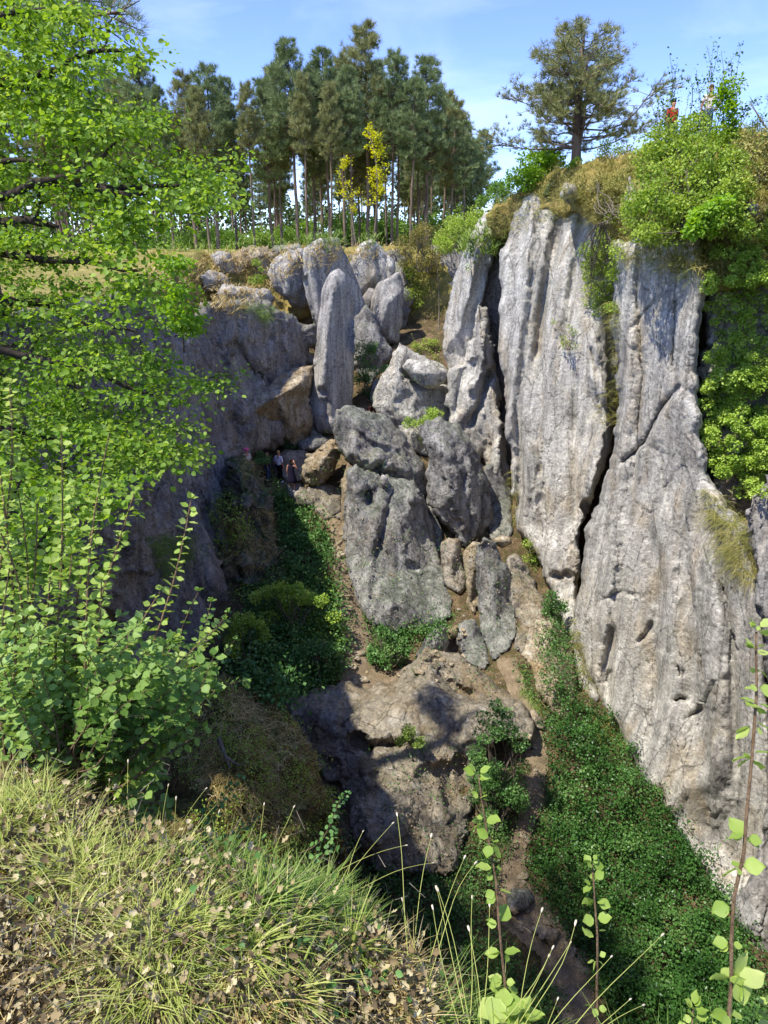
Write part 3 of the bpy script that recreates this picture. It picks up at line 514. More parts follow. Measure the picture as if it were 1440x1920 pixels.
R('boulder', [(712, 905, 0), (716, 890, 0), (726, 893, 0), (728, 908, 0), (718, 914, 0)], 29.2, thick=.5, rim=5, rim_m=.2, amp=.06, mat=M['slab'], seed=138, jag=1, step=4, cha=2, label='small wedge stone caught between the two dark boulders')
R('boulder', [(790, 812, 0), (800, 792, 0), (825, 785, 0), (852, 798, .3), (880, 826, .6), (900, 870, .7), (921, 920, .8), (920, 980, .8), (900, 1005, .5), (868, 1022, 0), (840, 990, -.2), (812, 960, -.2), (800, 920, -.1), (804, 870, 0)], 30.3,
  ctrl=[(835, 850, -1.0), (850, 930, -1.0), (885, 900, -.2), (865, 850, -.3), (870, 980, -.5)], thick=2, rim=9, rim_m=.6, amp=.22, freq=1.0, crack=.05, mat=M['grey'], seed=139, jag=4, label='tall angular grey boulder hanging between pyramid boulder and cliff', feats=[('step', [(850, 800), (876, 860), (878, 930), (895, 1000)], 5, .4, 50)])
R('boulder', [(826, 1020, 0), (842, 1008, 0), (858, 1010, 0), (866, 1040, 0), (872, 1100, 0), (860, 1112, 0), (835, 1098, 0), (826, 1060, 0)], 28.6, ctrl=[(845, 1050, -.6), (848, 1085, -.5)], thick=1, rim=6, rim_m=.3, amp=.12, mat=M['warm'], seed=141, jag=3, step=4, label='small upright brown block under the angular grey boulder')
R('boulder', [(890, 1030, 0), (905, 1012, 0), (930, 1020, .2), (950, 1060, .3), (966, 1110, .4), (972, 1180, .4), (955, 1215, .2), (930, 1235, 0), (905, 1200, -.1), (895, 1120, -.1)], 26.8, ctrl=[(925, 1090, -.8), (930, 1170, -.8)], thick=1.5, rim=8, rim_m=.5, amp=.2, freq=1.1, aniso=(1, 1, .5), crack=.04, mat=M['grey'], seed=143, jag=3, step=4, label='tall pointed grey rock with a lichen edge near the cliff foot')
R('boulder', [(868, 1040, 0), (885, 1018, 0), (902, 1022, 0), (900, 1100, 0), (892, 1150, 0), (876, 1140, 0)], 27.4, ctrl=[(886, 1080, -.5)], thick=1, rim=6, rim_m=.4, amp=.15, mat=M['tan'], seed=144, jag=3, step=4, label='narrow mossy tan rock left of the pointed grey rock')
R('boulder', [(950, 1050, 0), (970, 1040, 0), (1000, 1090, 0), (1020, 1140, 0), (1012, 1175, 0), (985, 1185, 0), (965, 1150, 0)], 27.6, ctrl=[(985, 1110, -.5)], thick=1.2, rim=8, rim_m=.5, amp=.25, mat=M['warm'], seed=145, jag=3, step=4, label='earthy brown rock between the pointed rock and the cliff')
R('boulder', [(922, 1012, 0), (938, 1004, 0), (956, 1006, 0), (960, 1020, 0), (940, 1028, 0)], 28.4, thick=.6, rim=5, rim_m=.2, amp=.08, mat=M['tan'], seed=146, jag=2, step=4, ctrl=[(941, 1014, -.3)], label='little flat tan stone on top of the earth gap')
R('boulder', [(858, 1180, 0), (872, 1162, 0), (892, 1164, 0), (905, 1190, 0), (918, 1240, 0), (905, 1256, 0), (870, 1240, 0), (858, 1210, 0)], 25.2, ctrl=[(882, 1200, -.6)], thick=1.1, rim=7, rim_m=.4, amp=.12, mat=M['grey'], seed=147, jag=2, step=4, label='smooth oval grey boulder above the arched rock')
R('boulder', [(778, 1235, 0), (795, 1205, 0), (820, 1178, 0), (834, 1172, 0), (840, 1200, 0), (836, 1235, 0), (800, 1240, 0)], 24.2, ctrl=[(818, 1205, -.5)], thick=1, rim=6, rim_m=.4, amp=.18, mat=M['grey'], seed=148, jag=3, step=4, label='small finger shaped rock sticking up behind the arched rock')
R('boulder', [(838, 1180, 0), (858, 1172, 0), (862, 1195, 0), (846, 1200, 0)], 25, thick=.4, rim=4, rim_m=.2, amp=.06, mat=M['tan'], seed=149, jag=2, step=4, label='tiny yellowish slab in the earth beside the oval boulder')
R('boulder', [(545, 1335, 1), (560, 1310, 1.4), (610, 1290, 1.8), (650, 1278, 2), (690, 1292, 1.9), (735, 1275, 2.2), (770, 1250, 2.6), (800, 1222, 3.2), (850, 1230, 3.2), (900, 1260, 2.6), (940, 1290, 2), (985, 1330, 1.2), (1000, 1365, .6), (980, 1392, 0), (930, 1388, -.4), (905, 1405, -.4),
      (895, 1460, -.6), (880, 1560, -1), (850, 1640, -1.6), (700, 1640, -1.8), (660, 1560, -1.2), (650, 1500, -.8), (640, 1470, -.6), (610, 1470, -.4), (592, 1430, 0), (560, 1380, .5)], 19.2,
  ctrl=[(620, 1340, -.1), (720, 1330, .1), (800, 1290, .8), (860, 1330, .2), (700, 1420, -1.0), (760, 1480, -1.2), (830, 1420, -.8), (720, 1560, -1.6), (940, 1340, .3), (640, 1400, -.6)], thick=3, rim=14, rim_m=.8, step=4, amp=.27, fine=.7, freq=.8, aniso=(1, 1, .7), crack=.06, mat=M['warm'], seed=151, jag=5, smooth=4,
  label='huge brown arched rock with a cave mouth in the gorge bottom', feats=[('crack', [(805, 1235), (850, 1290), (900, 1310)], 10, .7), ('hole', [(672, 1390), (690, 1405)], 14, .8), ('hole', [(700, 1400), (745, 1395)], 11, .6), ('hole', [(800, 1450), (835, 1445), (845, 1500)], 16, .45), ('hole', [(862, 1430), (870, 1480)], 12, .35), ('ridge', [(690, 1420), (680, 1500), (690, 1600)], 18, .5)])
R('boulder', [(980, 1230, 0), (985, 1195, 0), (1005, 1170, 0), (1040, 1160, 0), (1070, 1210, -.2), (1078, 1300, -1), (1060, 1350, -1.6), (1030, 1330, -1.4), (1005, 1290, -.8), (1000, 1260, -.4)], 24.2, ctrl=[(1020, 1220, -.7), (1045, 1280, -1.3)], thick=1.4, rim=9, rim_m=.5, amp=.2, mat=M['tan'], seed=153, jag=3, step=4, label='ivy draped pale rock leaning on the cliff foot')
R('boulder', [(985, 1340, 0), (1000, 1330, 0), (1018, 1350, 0), (1024, 1368, 0), (1000, 1364, 0)], 21, thick=.5, rim=4, rim_m=.2, amp=.06, mat=M['tan'], seed=154, jag=2, step=4, ctrl=[(1005, 1350, -.3)], label='small pale stone on the lower path edge')
R('boulder', [(945, 1680, 0), (958, 1664, 0), (990, 1668, 0), (1002, 1690, 0), (985, 1708, 0), (950, 1712, 0)], 15.2, ctrl=[(970, 1685, -.4)], thick=.7, rim=9, rim_m=.3, amp=.12, mat=M['grey'], seed=155, jag=3, step=4, label='squat grey stump of rock on the lower path')
R('boulder', [(998, 1730, 0), (1012, 1720, .1), (1048, 1745, 0), (1046, 1758, -.1), (1034, 1775, -.2), (1010, 1752, -.1)], 14.5, ctrl=[(1026, 1748, -.15)], thick=.4, rim=4, rim_m=.1, amp=.05, mat=M['tan'], seed=156, jag=2, step=4, label='flat tan slab lying across the lower path')
R('boulder', [(590, 1210, 0), (600, 1196, 0), (618, 1202, 0), (622, 1216, 0), (605, 1222, 0)], 24.0, thick=.5, rim=4, rim_m=.2, amp=.08, mat=M['tan'], seed=157, jag=2, step=4, ctrl=[(606, 1210, -.3)], label='small tan stone poking out of the left ivy')
R('boulder', [(495, 1225, 0), (510, 1215, 0), (530, 1222, 0), (545, 1250, 0), (540, 1275, 0), (500, 1270, 0)], 22.6, thick=.8, rim=8, rim_m=.4, amp=.15, mat=M['moss'], seed=158, jag=3, step=4, ctrl=[(518, 1245, -.4)], label='dark brown rock in the deep left ivy')
R('boulder', [(905, 880, 0), (935, 865, 0), (958, 930, 0), (962, 1005, 0), (925, 1015, 0), (905, 960, 0)], 32.6, thick=1.4, rim=8, rim_m=.4, amp=.2, mat=M['grey'], seed=181, jag=3, step=4, ctrl=[(932, 940, -.4)], label='dark rock filling the gap between the hanging boulder and the cliff')
R('boulder', [(800, 930, 0), (815, 960, 0), (832, 1010, 0), (826, 1040, 0), (806, 1000, 0)], 31.2, thick=1, rim=6, rim_m=.3, amp=.15, mat=M['grey'], seed=182, jag=3, step=4, label='thin dark rock wedged right of the pyramid boulder')
R('boulder', [(968, 1180, 0), (985, 1172, 0), (998, 1190, 0), (985, 1225, 0), (966, 1215, 0)], 25.2, thick=.8, rim=5, rim_m=.3, amp=.12, mat=M['warm'], seed=183, jag=3, step=4, ctrl=[(982, 1198, -.3)], label='small brown block under the earthy brown rock')
R('boulder', [(606, 940, 0), (622, 925, 0), (640, 930, 0), (645, 960, 0), (622, 968, 0)], 31.6, thick=.8, rim=5, rim_m=.3, amp=.12, mat=M['warm'], seed=184, jag=3, step=4, ctrl=[(625, 945, -.3)], label='brown block at the head of the steep path')
R('boulder', [(640, 905, 0), (652, 870, 0), (668, 880, 0), (660, 960, 0), (650, 1010, 0), (640, 980, 0)], 30.6, thick=1, rim=6, rim_m=.4, amp=.1, mat=M['tan'], seed=185, jag=2, step=4, ctrl=[(652, 930, -.4)], label='pale narrow slab edge along the left of the pyramid boulder')
R('boulder', [(536, 905, 0), (560, 908, 0), (590, 925, 0), (588, 950, 0), (555, 948, 0), (536, 930, 0)], 32.6, thick=.9, rim=6, rim_m=.3, amp=.18, mat=M['warm'], seed=186, jag=3, step=4, ctrl=[(562, 928, -.3)], label='rough ledge rock just below the hikers')
R('boulder', [(700, 775, 0), (690, 790, 0), (712, 800, 0), (735, 800, 0), (725, 778, 0)], 34, thick=.6, rim=5, rim_m=.3, amp=.1, mat=M['grey'], seed=187, jag=2, step=4, label='shaded stone between the tilted and peaked boulders')
R('boulder', [(842, 1225, 0), (862, 1222, 0), (880, 1236, 0), (872, 1256, 0), (846, 1250, 0)], 23.6, thick=.7, rim=5, rim_m=.3, amp=.12, mat=M['warm'], seed=188, jag=3, step=4, ctrl=[(860, 1238, -.3)], label='low brown stone below the smooth oval boulder')
# loose stones on the upper path
def stone_mesh(name, seed, mat):
    import bmesh
    bm = bmesh.new(); bmesh.ops.create_icosphere(bm, subdivisions=3, radius=1)
    P = np.array([v.co[:] for v in bm.verts]); d = 1 + .35 * fbm(P * .9 + seed, 3, seed)
    d *= 1 - .25 * np.maximum(0, vnoise(P * 1.6 + seed, seed + 1))
    for v, k in zip(bm.verts, d): v.co = v.co * float(k); v.co.z *= .6
    me = bpy.data.meshes.new(name); bm.to_mesh(me); bm.free(); me.materials.append(mat)
    for p in me.polygons: p.use_smooth = True
    return me

SOLID = None
def build_bvh():
    V = np.concatenate([v for v, f in ROCKS]); off = 0; F = []
    for v, f in ROCKS: F.append(f + off); off += len(v)
    return BVHTree.FromPolygons(V.tolist(), np.concatenate(F).tolist(), all_triangles=True)
BVH = build_bvh()
def cast(px, py, ymin=6.):
    """points and normals where sightlines meet rock or ground; nan where none"""
    D = rays(px, py); P = np.full(D.shape, np.nan); N = np.full(D.shape, np.nan)
    for k, d in enumerate(D):
        h = BVH.ray_cast(Vector((d * (ymin / d[1])).tolist()), Vector(d.tolist()), 120)
        if h[0] is not None:
            n = h[1]
            if n.dot(Vector(d.tolist())) > 0: n = -n
            P[k] = h[0]; N[k] = n
    return P, N
def down(x, y, z=30.):
    h = BVH.ray_cast(Vector((x, y, z)), Vector((0, 0, -1)), 80); return h[0]
def gz(x, y): return float(ground_z(np.array([x]), np.array([y]))[0])
# ================================================================ leaf and plant materials
def leaf_mat(name, cols, trans=.45, rough=.5, big=1.2, pos_amt=.5):
    t = NT(name); isl = t.geo.outputs['Random Per Island']; nz = t.noise(t.mp(), big, 4)
    f = t.math('ADD', t.math('MULTIPLY', isl, 1 - pos_amt), t.math('MULTIPLY', t.rng(nz, .3, .7), pos_amt))
    n = len(cols); c = t.ramp(f, [(i / (n - 1), cc) for i, cc in enumerate(cols)])
    b = t.n('ShaderNodeBsdfPrincipled'); t.l(c, b.inputs['Base Color']); b.inputs['Roughness'].default_value = rough; b.inputs['Specular IOR Level'].default_value = .12 if 'pine' in name else .25
    if trans:
        tr = t.n('ShaderNodeBsdfTranslucent'); hs = t.n('ShaderNodeHueSaturation'); hs.inputs['Saturation'].default_value = 1.1; hs.inputs['Value'].default_value = 1.25; hs.inputs['Hue'].default_value = .49
        t.l(c, hs.inputs['Color']); t.l(hs.outputs[0], tr.inputs[0]); m = t.n('ShaderNodeMixShader'); m.inputs[0].default_value = trans; t.l(b.outputs[0], m.inputs[1]); t.l(tr.outputs[0], m.inputs[2]); t.l(m.outputs[0], t.out.inputs[0])
    else: t.l(b.outputs[0], t.out.inputs[0])
    return t.m
L = {
 'tree': leaf_mat('fresh_leaf', ['486a20', '6c9030', '92b044', 'bccb66'], .5),
 'hazel': leaf_mat('hazel_leaf', ['4c6c2c', '6a8a3c', '8aa654', 'aabf74'], .38, .5),
 'young': leaf_mat('young_hazel_leaf', ['6f8c34', '8ca648', 'a8bc5e', 'c4cc84'], .42, .5),
 'ivy': leaf_mat('ivy_leaf', ['2a4a20', '42682e', '608644', '8aa660'], .2, .4, 1.0),
 'ivyb': leaf_mat('young_ivy_leaf', ['66862e', '8aa840', 'aac454', 'c6d474'], .35, .5, .9),
 'shrub': leaf_mat('shrub_leaf', ['5e7a2a', '84a03c', 'a8bc52', 'c4c868'], .4, .5, .8),
 'bright': leaf_mat('bright_leaf', ['628a28', '7fa534', '9cbe48'], .5),
 'yellow': leaf_mat('yellow_leaf', ['a8b020', 'c6c832', 'd8d44a'], .5),
 'olive': leaf_mat('olive_twig', ['6a6a34', '87803e', 'a39650'], .3, .7),
 'under': leaf_mat('understory_leaf', ['446424', '5e8030', '7c9c40', '9cb254'], .4, .6, .3),
 'fw': leaf_mat('far_wood_leaf', ['2e4020', '46582c', '66743c'], .2, .7, .2),
 'pine': leaf_mat('pine_needles', ['485a38', '6a7c52', '8c9c68', 'b0ba8a'], .15, .6, .5, .3),
 'pinew': leaf_mat('pine_needles_warm', ['545c38', '788050', '989a66', 'b0ac76'], .15, .6, .5, .3),
 'grass': leaf_mat('grass_blade', ['66802e', '8c9c44', 'b2b662', 'd4cc90'], .32, .5, 3., .35),
 'green': leaf_mat('green_grass_blade', ['4c6e2a', '6c8a3a', '8ea250', 'b0b872'], .4, .5, 3., .35),
 'dry': leaf_mat('dry_grass_blade', ['8a7440', 'b09a5c', 'cdb87c', 'd8caa0'], .25, .7, 2., .3),
 'drygreen': leaf_mat('hill_grass_blade', ['5e6c30', '828642', 'a29a58', 'b9a870'], .25, .7, 1., .5),
 'deadleaf': leaf_mat('dead_leaf', ['3e3424', '62543a', '867450', 'a89a72', 'c4b88e'], .1, .8, 6., .2),
 'herb': leaf_mat('herb_leaf', ['3f6430', '5a8040', '7a9c54'], .2, .5, 6., .2),
 'seed': leaf_mat('seed_head', ['b8a884', 'd8cdb4'], .1, .8),
}
def bark(name, a, b, sc=6):
    t = NT(name); v = t.mp((1, 1, .2)); n = t.noise(v, sc, 6, .7); c = t.mix(t.rng(n, .35, .65), a, b); t.princ(c, .95, t.bump(n, .03, 1.), .1); return t.m
B = {'pine': bark('pine_bark', '4c4038', '8f7d6c', 3), 'dark': bark('dark_bark', '2a2420', '4e463c', 20), 'hazel': bark('hazel_bark', '6c5640', '9c8264', 60), 'twig': bark('grey_twig', '5c5448', '8c8270', 20), 'stalk': flat('grass_stalk', 'a8ac5c', .7)}

# ================================================================ templates and instancing into one mesh
LEAF = (np.array([(0, 0, 0), (0, .5, -.05), (0, 1, -.10), (-.32, .22, .05), (-.40, .55, .04), (-.2, .85, -.01), (.32, .22, .05), (.40, .55, .04), (.2, .85, -.01)], float),
        np.array([(0, 1, 3), (1, 4, 3), (1, 5, 4), (1, 2, 5), (0, 6, 1), (1, 6, 7), (1, 7, 8), (1, 8, 2)]))
LEAF4 = (np.array([(0, 0, 0), (-.38, .5, .08), (0, 1, -.05), (.38, .5, .08)], float), np.array([(0, 2, 1), (0, 3, 2)]))
DEADT = (np.array([(0, 0, 0), (0, .5, -.08), (0, 1, .18), (-.2, .2, .06), (-.42, .42, .16), (-.2, .55, .02), (-.3, .8, .2), (.22, .2, .04), (.36, .45, .22), (.2, .6, .02), (.28, .82, .24)], float),
        np.array([(0, 1, 3), (3, 1, 5), (3, 5, 4), (1, 2, 5), (5, 2, 6), (0, 7, 1), (7, 9, 1), (7, 8, 9), (1, 9, 2), (9, 10, 2)]))
def tuft(nb, spread, wid, seed):
    r = np.random.default_rng(seed); V = []; F = []
    for k in range(nb):
        d = np.array([r.normal() * spread, 1, r.normal() * spread]); d /= np.linalg.norm(d); s = np.cross(d, r.normal(size=3)); s /= np.linalg.norm(s); l = r.uniform(.7, 1.1)
        b = d * r.uniform(0, .25); i = len(V); V += [b - s * wid * .5, b + s * wid * .5, b + d * l]; F.append((i, i + 1, i + 2))
    return np.array(V), np.array(F)
def basis(d, roll):
    """per-instance frames: y along d"""
    d = d / (np.linalg.norm(d, axis=1, keepdims=True) + 1e-9); up = np.where(np.abs(d[:, 2:3]) > .95, np.array([[1., 0, 0]]), np.array([[0, 0, 1.]]))
    x = np.cross(d, up); x /= np.linalg.norm(x, axis=1, keepdims=True); z = np.cross(x, d); c, s = np.cos(roll)[:, None], np.sin(roll)[:, None]
    return np.stack([x * c + z * s, d, -x * s + z * c], 1)
def scatter(T, pos, d, size, roll=None, wscale=1.):
    V, F = T; n = len(pos)
    if roll is None: roll = rng.uniform(-.7, .7, n)
    Bm = basis(d, roll); size = np.broadcast_to(np.asarray(size, float), (n,)); q = V * np.array([wscale, 1, 1])
    out = pos[:, None, :] + np.einsum('kj,njc->nkc', q, Bm) * size[:, None, None]
    FF = F[None] + (np.arange(n) * len(V))[:, None, None]
    return out.reshape(-1, 3), FF.reshape(-1, F.shape[1])
class Acc:
    def __init__(s): s.V = []; s.F = {}; s.n = 0
    def add(s, VF):
        V, F = VF
        if len(V) == 0: return
        s.V.append(V); s.F.setdefault(F.shape[1], []).append(F + s.n); s.n += len(V)
    def build(s, name, mat, parent=None, smooth=False): return make_mesh(name, np.concatenate(s.V), [np.concatenate(f) for f in s.F.values()], mat, parent, smooth)
def tube(pts, rad, ns=5):
    P = np.asarray(pts, float); n = len(P); rad = np.broadcast_to(np.asarray(rad, float), (n,)); T = np.gradient(P, axis=0); T /= np.linalg.norm(T, axis=1, keepdims=True) + 1e-9
    ref = np.array([0.31, .17, .93]) if abs(T[0, 2]) < .9 else np.array([1., .1, 0]); X = np.cross(T, ref); X /= np.linalg.norm(X, axis=1, keepdims=True) + 1e-9; Z = np.cross(X, T)
    a = np.arange(ns) * 2 * np.pi / ns; V = P[:, None] + rad[:, None, None] * (np.cos(a)[None, :, None] * X[:, None] + np.sin(a)[None, :, None] * Z[:, None])
    i = np.arange(n - 1)[:, None] * ns; j = np.arange(ns)[None]; k = (j + 1) % ns
    return V.reshape(-1, 3), np.stack([i + j, i + k, i + ns + k, i + ns + j], -1).reshape(-1, 4)
def curve(a, b, bend=.1, n=6, sag=0., r=rng):
    a = np.asarray(a, float); b = np.asarray(b, float); t = np.linspace(0, 1, n)[:, None]; l = np.linalg.norm(b - a); o = r.normal(size=3) * bend * l; o2 = r.normal(size=3) * bend * l * .4
    return a + (b - a) * t + np.sin(t * np.pi) * o + np.sin(t * 2 * np.pi) * o2 + np.array([0, 0, -sag * l]) * np.sin(t * np.pi)
def unit(v): return v / (np.linalg.norm(v, axis=-1, keepdims=True) + 1e-9)

def blob_leaves(C, Rr, n, size, T=LEAF4, flat_=.8, up=.5, r=rng):
    """leaves in shells round cluster centres"""
    k = r.integers(0, len(C), n); u = unit(r.normal(size=(n, 3))); rr = Rr[k] * r.uniform(.35, 1.08, n) ** .6; p = C[k] + u * rr[:, None] * np.array([1, 1, flat_])
    d = unit(u * .6 + r.normal(size=(n, 3)) * .6 + np.array([0, 0, -.15])); 
    return scatter(T, p, d, size * r.uniform(.6, 1.25, n), r.uniform(-1.2, 1.2, n))
def bush(name, poly, Yf, depth, nb, rb, nl, size, mat, label, cat='bush', root=None, T=LEAF4, stems=True, shoots=0, group=None, seed=0, kind=None, stem_mat=None, flat_=.75, bare=0):
    """poly: surveyed outline; clusters of leaves fill its volume, stems rise from root"""
    r = np.random.default_rng(seed + 500); x, y = sample_poly(poly, nb, r); Yb = (Yf(x, y) if callable(Yf) else np.full(nb, Yf)) + r.uniform(-.5, .5, nb) * depth; C = PT(x, y, Yb); R_ = rb * r.uniform(.6, 1.3, nb)
    if root is None:
        a = np.array([p[:2] for p in poly], float); root = PT(a[:, 0].mean(), a[:, 1].max(), Yf(np.array([a[:, 0].mean()]), np.array([a[:, 1].max()]))[0] if callable(Yf) else Yf)
    root = np.array(root, float)
    la = Acc(); la.add(blob_leaves(C, R_, nl, size, T, flat_, r=r)); sa = Acc()
    if stems:
        for k in range(nb):
            if k % 5 > 2 and nb > 20: continue
            b0 = root + r.normal(size=3) * np.array([.25, .25, .02]) * rb * 1.6
            c = curve(b0, C[k], .08, 6, 0, r); sa.add(tube(c, np.linspace(size * .22, size * .07, 6) * 1.2, 4))
            for j in range(3 + bare):
                sa.add(tube(curve(c[3], C[k] + unit(r.normal(size=3)) * R_[k] * 1.1, .1, 4, 0, r), np.linspace(size * .09, size * .04, 4), 3))
    for k in range(shoots):
        i = r.integers(0, nb); l = rb * r.uniform(2., 4.5); e = C[i] + unit(np.array([r.normal() * .3, r.normal() * .3, 1])) * l; c = curve(C[i], e, .05, 8, 0, r); sa.add(tube(c, np.linspace(size * .12, size * .04, 8), 3))
        m = int(l / size * 1.6); tt = np.sort(r.uniform(.15, 1, m)); p = np.stack([np.interp(tt, np.linspace(0, 1, 8), c[:, q]) for q in range(3)], -1)
        la.add(scatter(T, p, unit(r.normal(size=(m, 3)) + np.array([0, 0, .4])), size * r.uniform(.6, 1.1, m)))
    lo = la.build('foliage', mat); objs = [lo]
    if sa.n: objs.append(sa.build('stem', stem_mat or B['twig']))
    e = anchor(objs, tuple(root), name); tag(e, label, cat, group, kind); return e

# ================================================================ pines
TP = [tuft(11, .55, .075, 1), tuft(11, .7, .075, 2)]
def pine(h, c0, cr, nt, seed, tsz=.42, lean=.0, trunk_r=.15, shape='forest', mat='pine'):
    r = np.random.default_rng(seed); z = np.linspace(0, h, 14); bx = np.cumsum(r.normal(size=14)) * .05 * h / 14 + lean * z; by = np.cumsum(r.normal(size=14)) * .05 * h / 14
    tr = np.stack([bx, by, z], -1); ta = Acc(); ta.add(tube(tr, trunk_r * (1 - z / h) ** .75 + .02, 8)); at = lambda q: np.array([np.interp(q, z, tr[:, k]) for k in range(3)])
    ca = Acc(); tp = []; td = []; zz = c0
    while zz < h * .985:
        f = (zz - c0) / (h - c0)
        prof = (math.sin(min(1, f * 1.6 + .28) * math.pi / 2) * (1 - f) ** .62 + .08) if shape == 'forest' else ((.88 + .25 * math.sin(f * 5 + seed)) * (1 - f ** 2.1) ** .6 + .08)
        for k in range(r.integers(3, 6)):
            a = r.uniform(0, 2 * math.pi); l = cr * prof * r.uniform(.55, 1.2); o = at(zz); e = o + np.array([math.cos(a) * l, math.sin(a) * l, l * (r.uniform(-.05, .45) + (0 if shape == 'forest' else .12)) + .3 * f])
            if shape == 'lone' and r.random() < .22: continue
            c = curve(o, e, .07 if shape == 'forest' else .11, 6, .06, r); ta.add(tube(c, np.linspace(trunk_r * .28 * (1 - f * .6), .012, 6), 4)); m = int(3 + l * 3.4) if shape == 'forest' else int(5 + l * 9)
            for j in range(m):
                t0 = r.uniform(.3, 1) ** .8; s = np.array([np.interp(t0 * 5, np.arange(6), c[:, q]) for q in range(3)]); dv = unit(c[-1] - c[0] + r.normal(size=3) * .9 * l * np.array([1, 1, .5])); ll = l * r.uniform(.12, .38); ee = s + dv * ll + np.array([0, 0, .12 * ll])
                if r.random() < .6: ta.add(tube(np.array([s, ee]), np.array([.014, .008]), 3))
                for q in range(3): tp.append(s + (ee - s) * r.uniform(.35, 1.05) + r.normal(size=3) * .07); td.append(dv * .8 + np.array([0, 0, .7]) + r.normal(size=3) * .35)
            tp.append(e); td.append(e - o)
        zz += r.uniform(.16, .34) * (1 if shape == 'forest' else .75) * max(1, cr / 2.2)
    if shape == 'lone':
        for (z0, dx, dy, zt) in ((.9, .95, .2, 4.4), (1.5, -.7, .4, 4.6)):
            o = at(z0); e = o + np.array([dx, dy, zt - z0]); c = curve(o, e, .05, 9, -.04, r); ta.add(tube(c, np.linspace(trunk_r * .6, .02, 9), 6))
            for k in range(26):
                t0 = r.uniform(.3, 1); s = np.array([np.interp(t0 * 8, np.arange(9), c[:, q]) for q in range(3)]); a = r.uniform(0, 6.28); l = cr * r.uniform(.2, .5); ee = s + np.array([math.cos(a) * l, math.sin(a) * l, l * r.uniform(.1, .7)]); cc = curve(s, ee, .1, 5, .04, r); ta.add(tube(cc, np.linspace(.03, .01, 5), 4))
                for j in range(22):
                    g_ = cc[r.integers(2, 5)] + r.normal(size=3) * .12 * l; tp.append(g_); td.append(unit(ee - s) * .8 + np.array([0, 0, .7]) + r.normal(size=3) * .35)
    if shape == 'forest':
        for k in range(14):
            q = r.uniform(.25 * h, c0 + .5); a = r.uniform(0, 6.28); l = r.uniform(.3, 1.1); o = at(q); ta.add(tube(np.array([o, o + np.array([math.cos(a) * l, math.sin(a) * l, r.uniform(-.25, .2)])]), np.array([.022, .008]), 3))
    tp = np.array(tp); td = np.array(td)
    if shape == 'lone': k_ = r.random(len(tp)) < np.clip(.5 + np.hypot(tp[:, 0], tp[:, 1]) / cr * .9, 0, 1); tp, td = tp[k_], td[k_]
    if len(tp) > nt: s = r.permutation(len(tp))[:nt]; tp, td = tp[s], td[s]
    hf = len(tp) // 2; ca.add(scatter(TP[0], tp[:hf], td[:hf], tsz * r.uniform(.7, 1.2, hf), r.uniform(0, 6, hf))); ca.add(scatter(TP[1], tp[hf:], td[hf:], tsz * r.uniform(.7, 1.2, len(tp) - hf), r.uniform(0, 6, len(tp) - hf)))
    e = empty('pine_tree'); ta.build('trunk', B['pine'], e, True); ca.build('crown', L[mat], e); return e

protos = [pine(16, 8.2, 2.2, 2900, 1), pine(15, 7.2, 2.5, 3100, 2, mat='pinew'), pine(17, 9.2, 2.1, 2600, 3), pine(14.5, 6.2, 2.4, 3000, 4, lean=.02), pine(16, 9.4, 1.8, 2100, 5, mat='pinew')]
fr = np.random.default_rng(12)
# surveyed: (px of the trunk foot, px height of the top, distance, kind)
front = [(560, 78, 56, 0), (618, 95, 57, 2), (690, 52, 58, 1), (735, 98, 56, 0), (800, 108, 57, 3), (845, 190, 60, 1), (880, 262, 62, 3), (480, 160, 55, 4), (410, 125, 56, 3), (368, 140, 57, 1), (300, 112, 58, 0), (255, 150, 60, 1), (325, 165, 54, 2),
         (530, 128, 60, 1), (650, 110, 61, 4), (770, 150, 55, 2), (590, 125, 62, 3), (445, 150, 60, 0), (512, 150, 58, 3), (828, 175, 64, 4), (706, 120, 64, 3), (575, 140, 53.5, 4), (660, 130, 54, 2), (622, 160, 53, 4), (745, 160, 60, 4), (868, 230, 57, 2),
         (230, 130, 62, 3), (180, 110, 60, 0), (120, 120, 62, 1), (60, 100, 64, 2), (-20, 110, 62, 0), (395, 170, 52.5, 4)]
fill = [(fr.uniform(-60, 900), None, fr.uniform(63, 104), fr.integers(0, 5)) for k in range(78)]
used = set(); pines = []
pos_words = {}
for k, (px, topy, Y, pk) in enumerate(front + fill):
    q = PT(px, 465, Y); x, y = q[0], q[1]
    if x > .165 * y: x = .165 * y - fr.uniform(0, 3)
    z = gz(x, y) - .1; o = protos[pk] if pk not in used else copy_tree(protos[pk]); used.add(pk)
    hp = (16, 15, 17, 14.5, 16)[pk]
    if topy is not None: H = PT(px, topy, Y)[2] - z
    else: H = fr.uniform(10.2, 13.2)
    s = H / hp; o.location = (x, y, z); o.scale = (s * fr.uniform(.82, 1.02),) * 2 + (s,); o.rotation_euler = (0, 0, fr.uniform(0, 6.28)); o['category'] = 'pine tree'; o['group'] = 'tall pines of the wood on the far rim'; pines.append(o)
    lab = {2: 'tallest pine of the wood, its crown topping all the others', 6: 'short pine at the open right end of the wood leaning over bushes', 10: 'pine with a pointed crown standing clear left of the wood centre'}.get(k)
    o['label'] = lab or 'tall straight grey trunked pine crowded among its neighbours in the far wood'

# lone pine on the hill
lp = pine(5.75, 1.0, 2.6, 13000, 21, tsz=.25, trunk_r=.17, shape='lone', mat='pinew')
b0 = PT(1083, 308, 31.5); lp.location = (b0[0], b0[1], b0[2] - .25); lp.scale = (1.12, 1.12, .86); lp.rotation_euler = (0, .02, 2.0); tag(lp, 'lone spreading pine with a forked trunk on the grassy cliff top', 'pine tree')
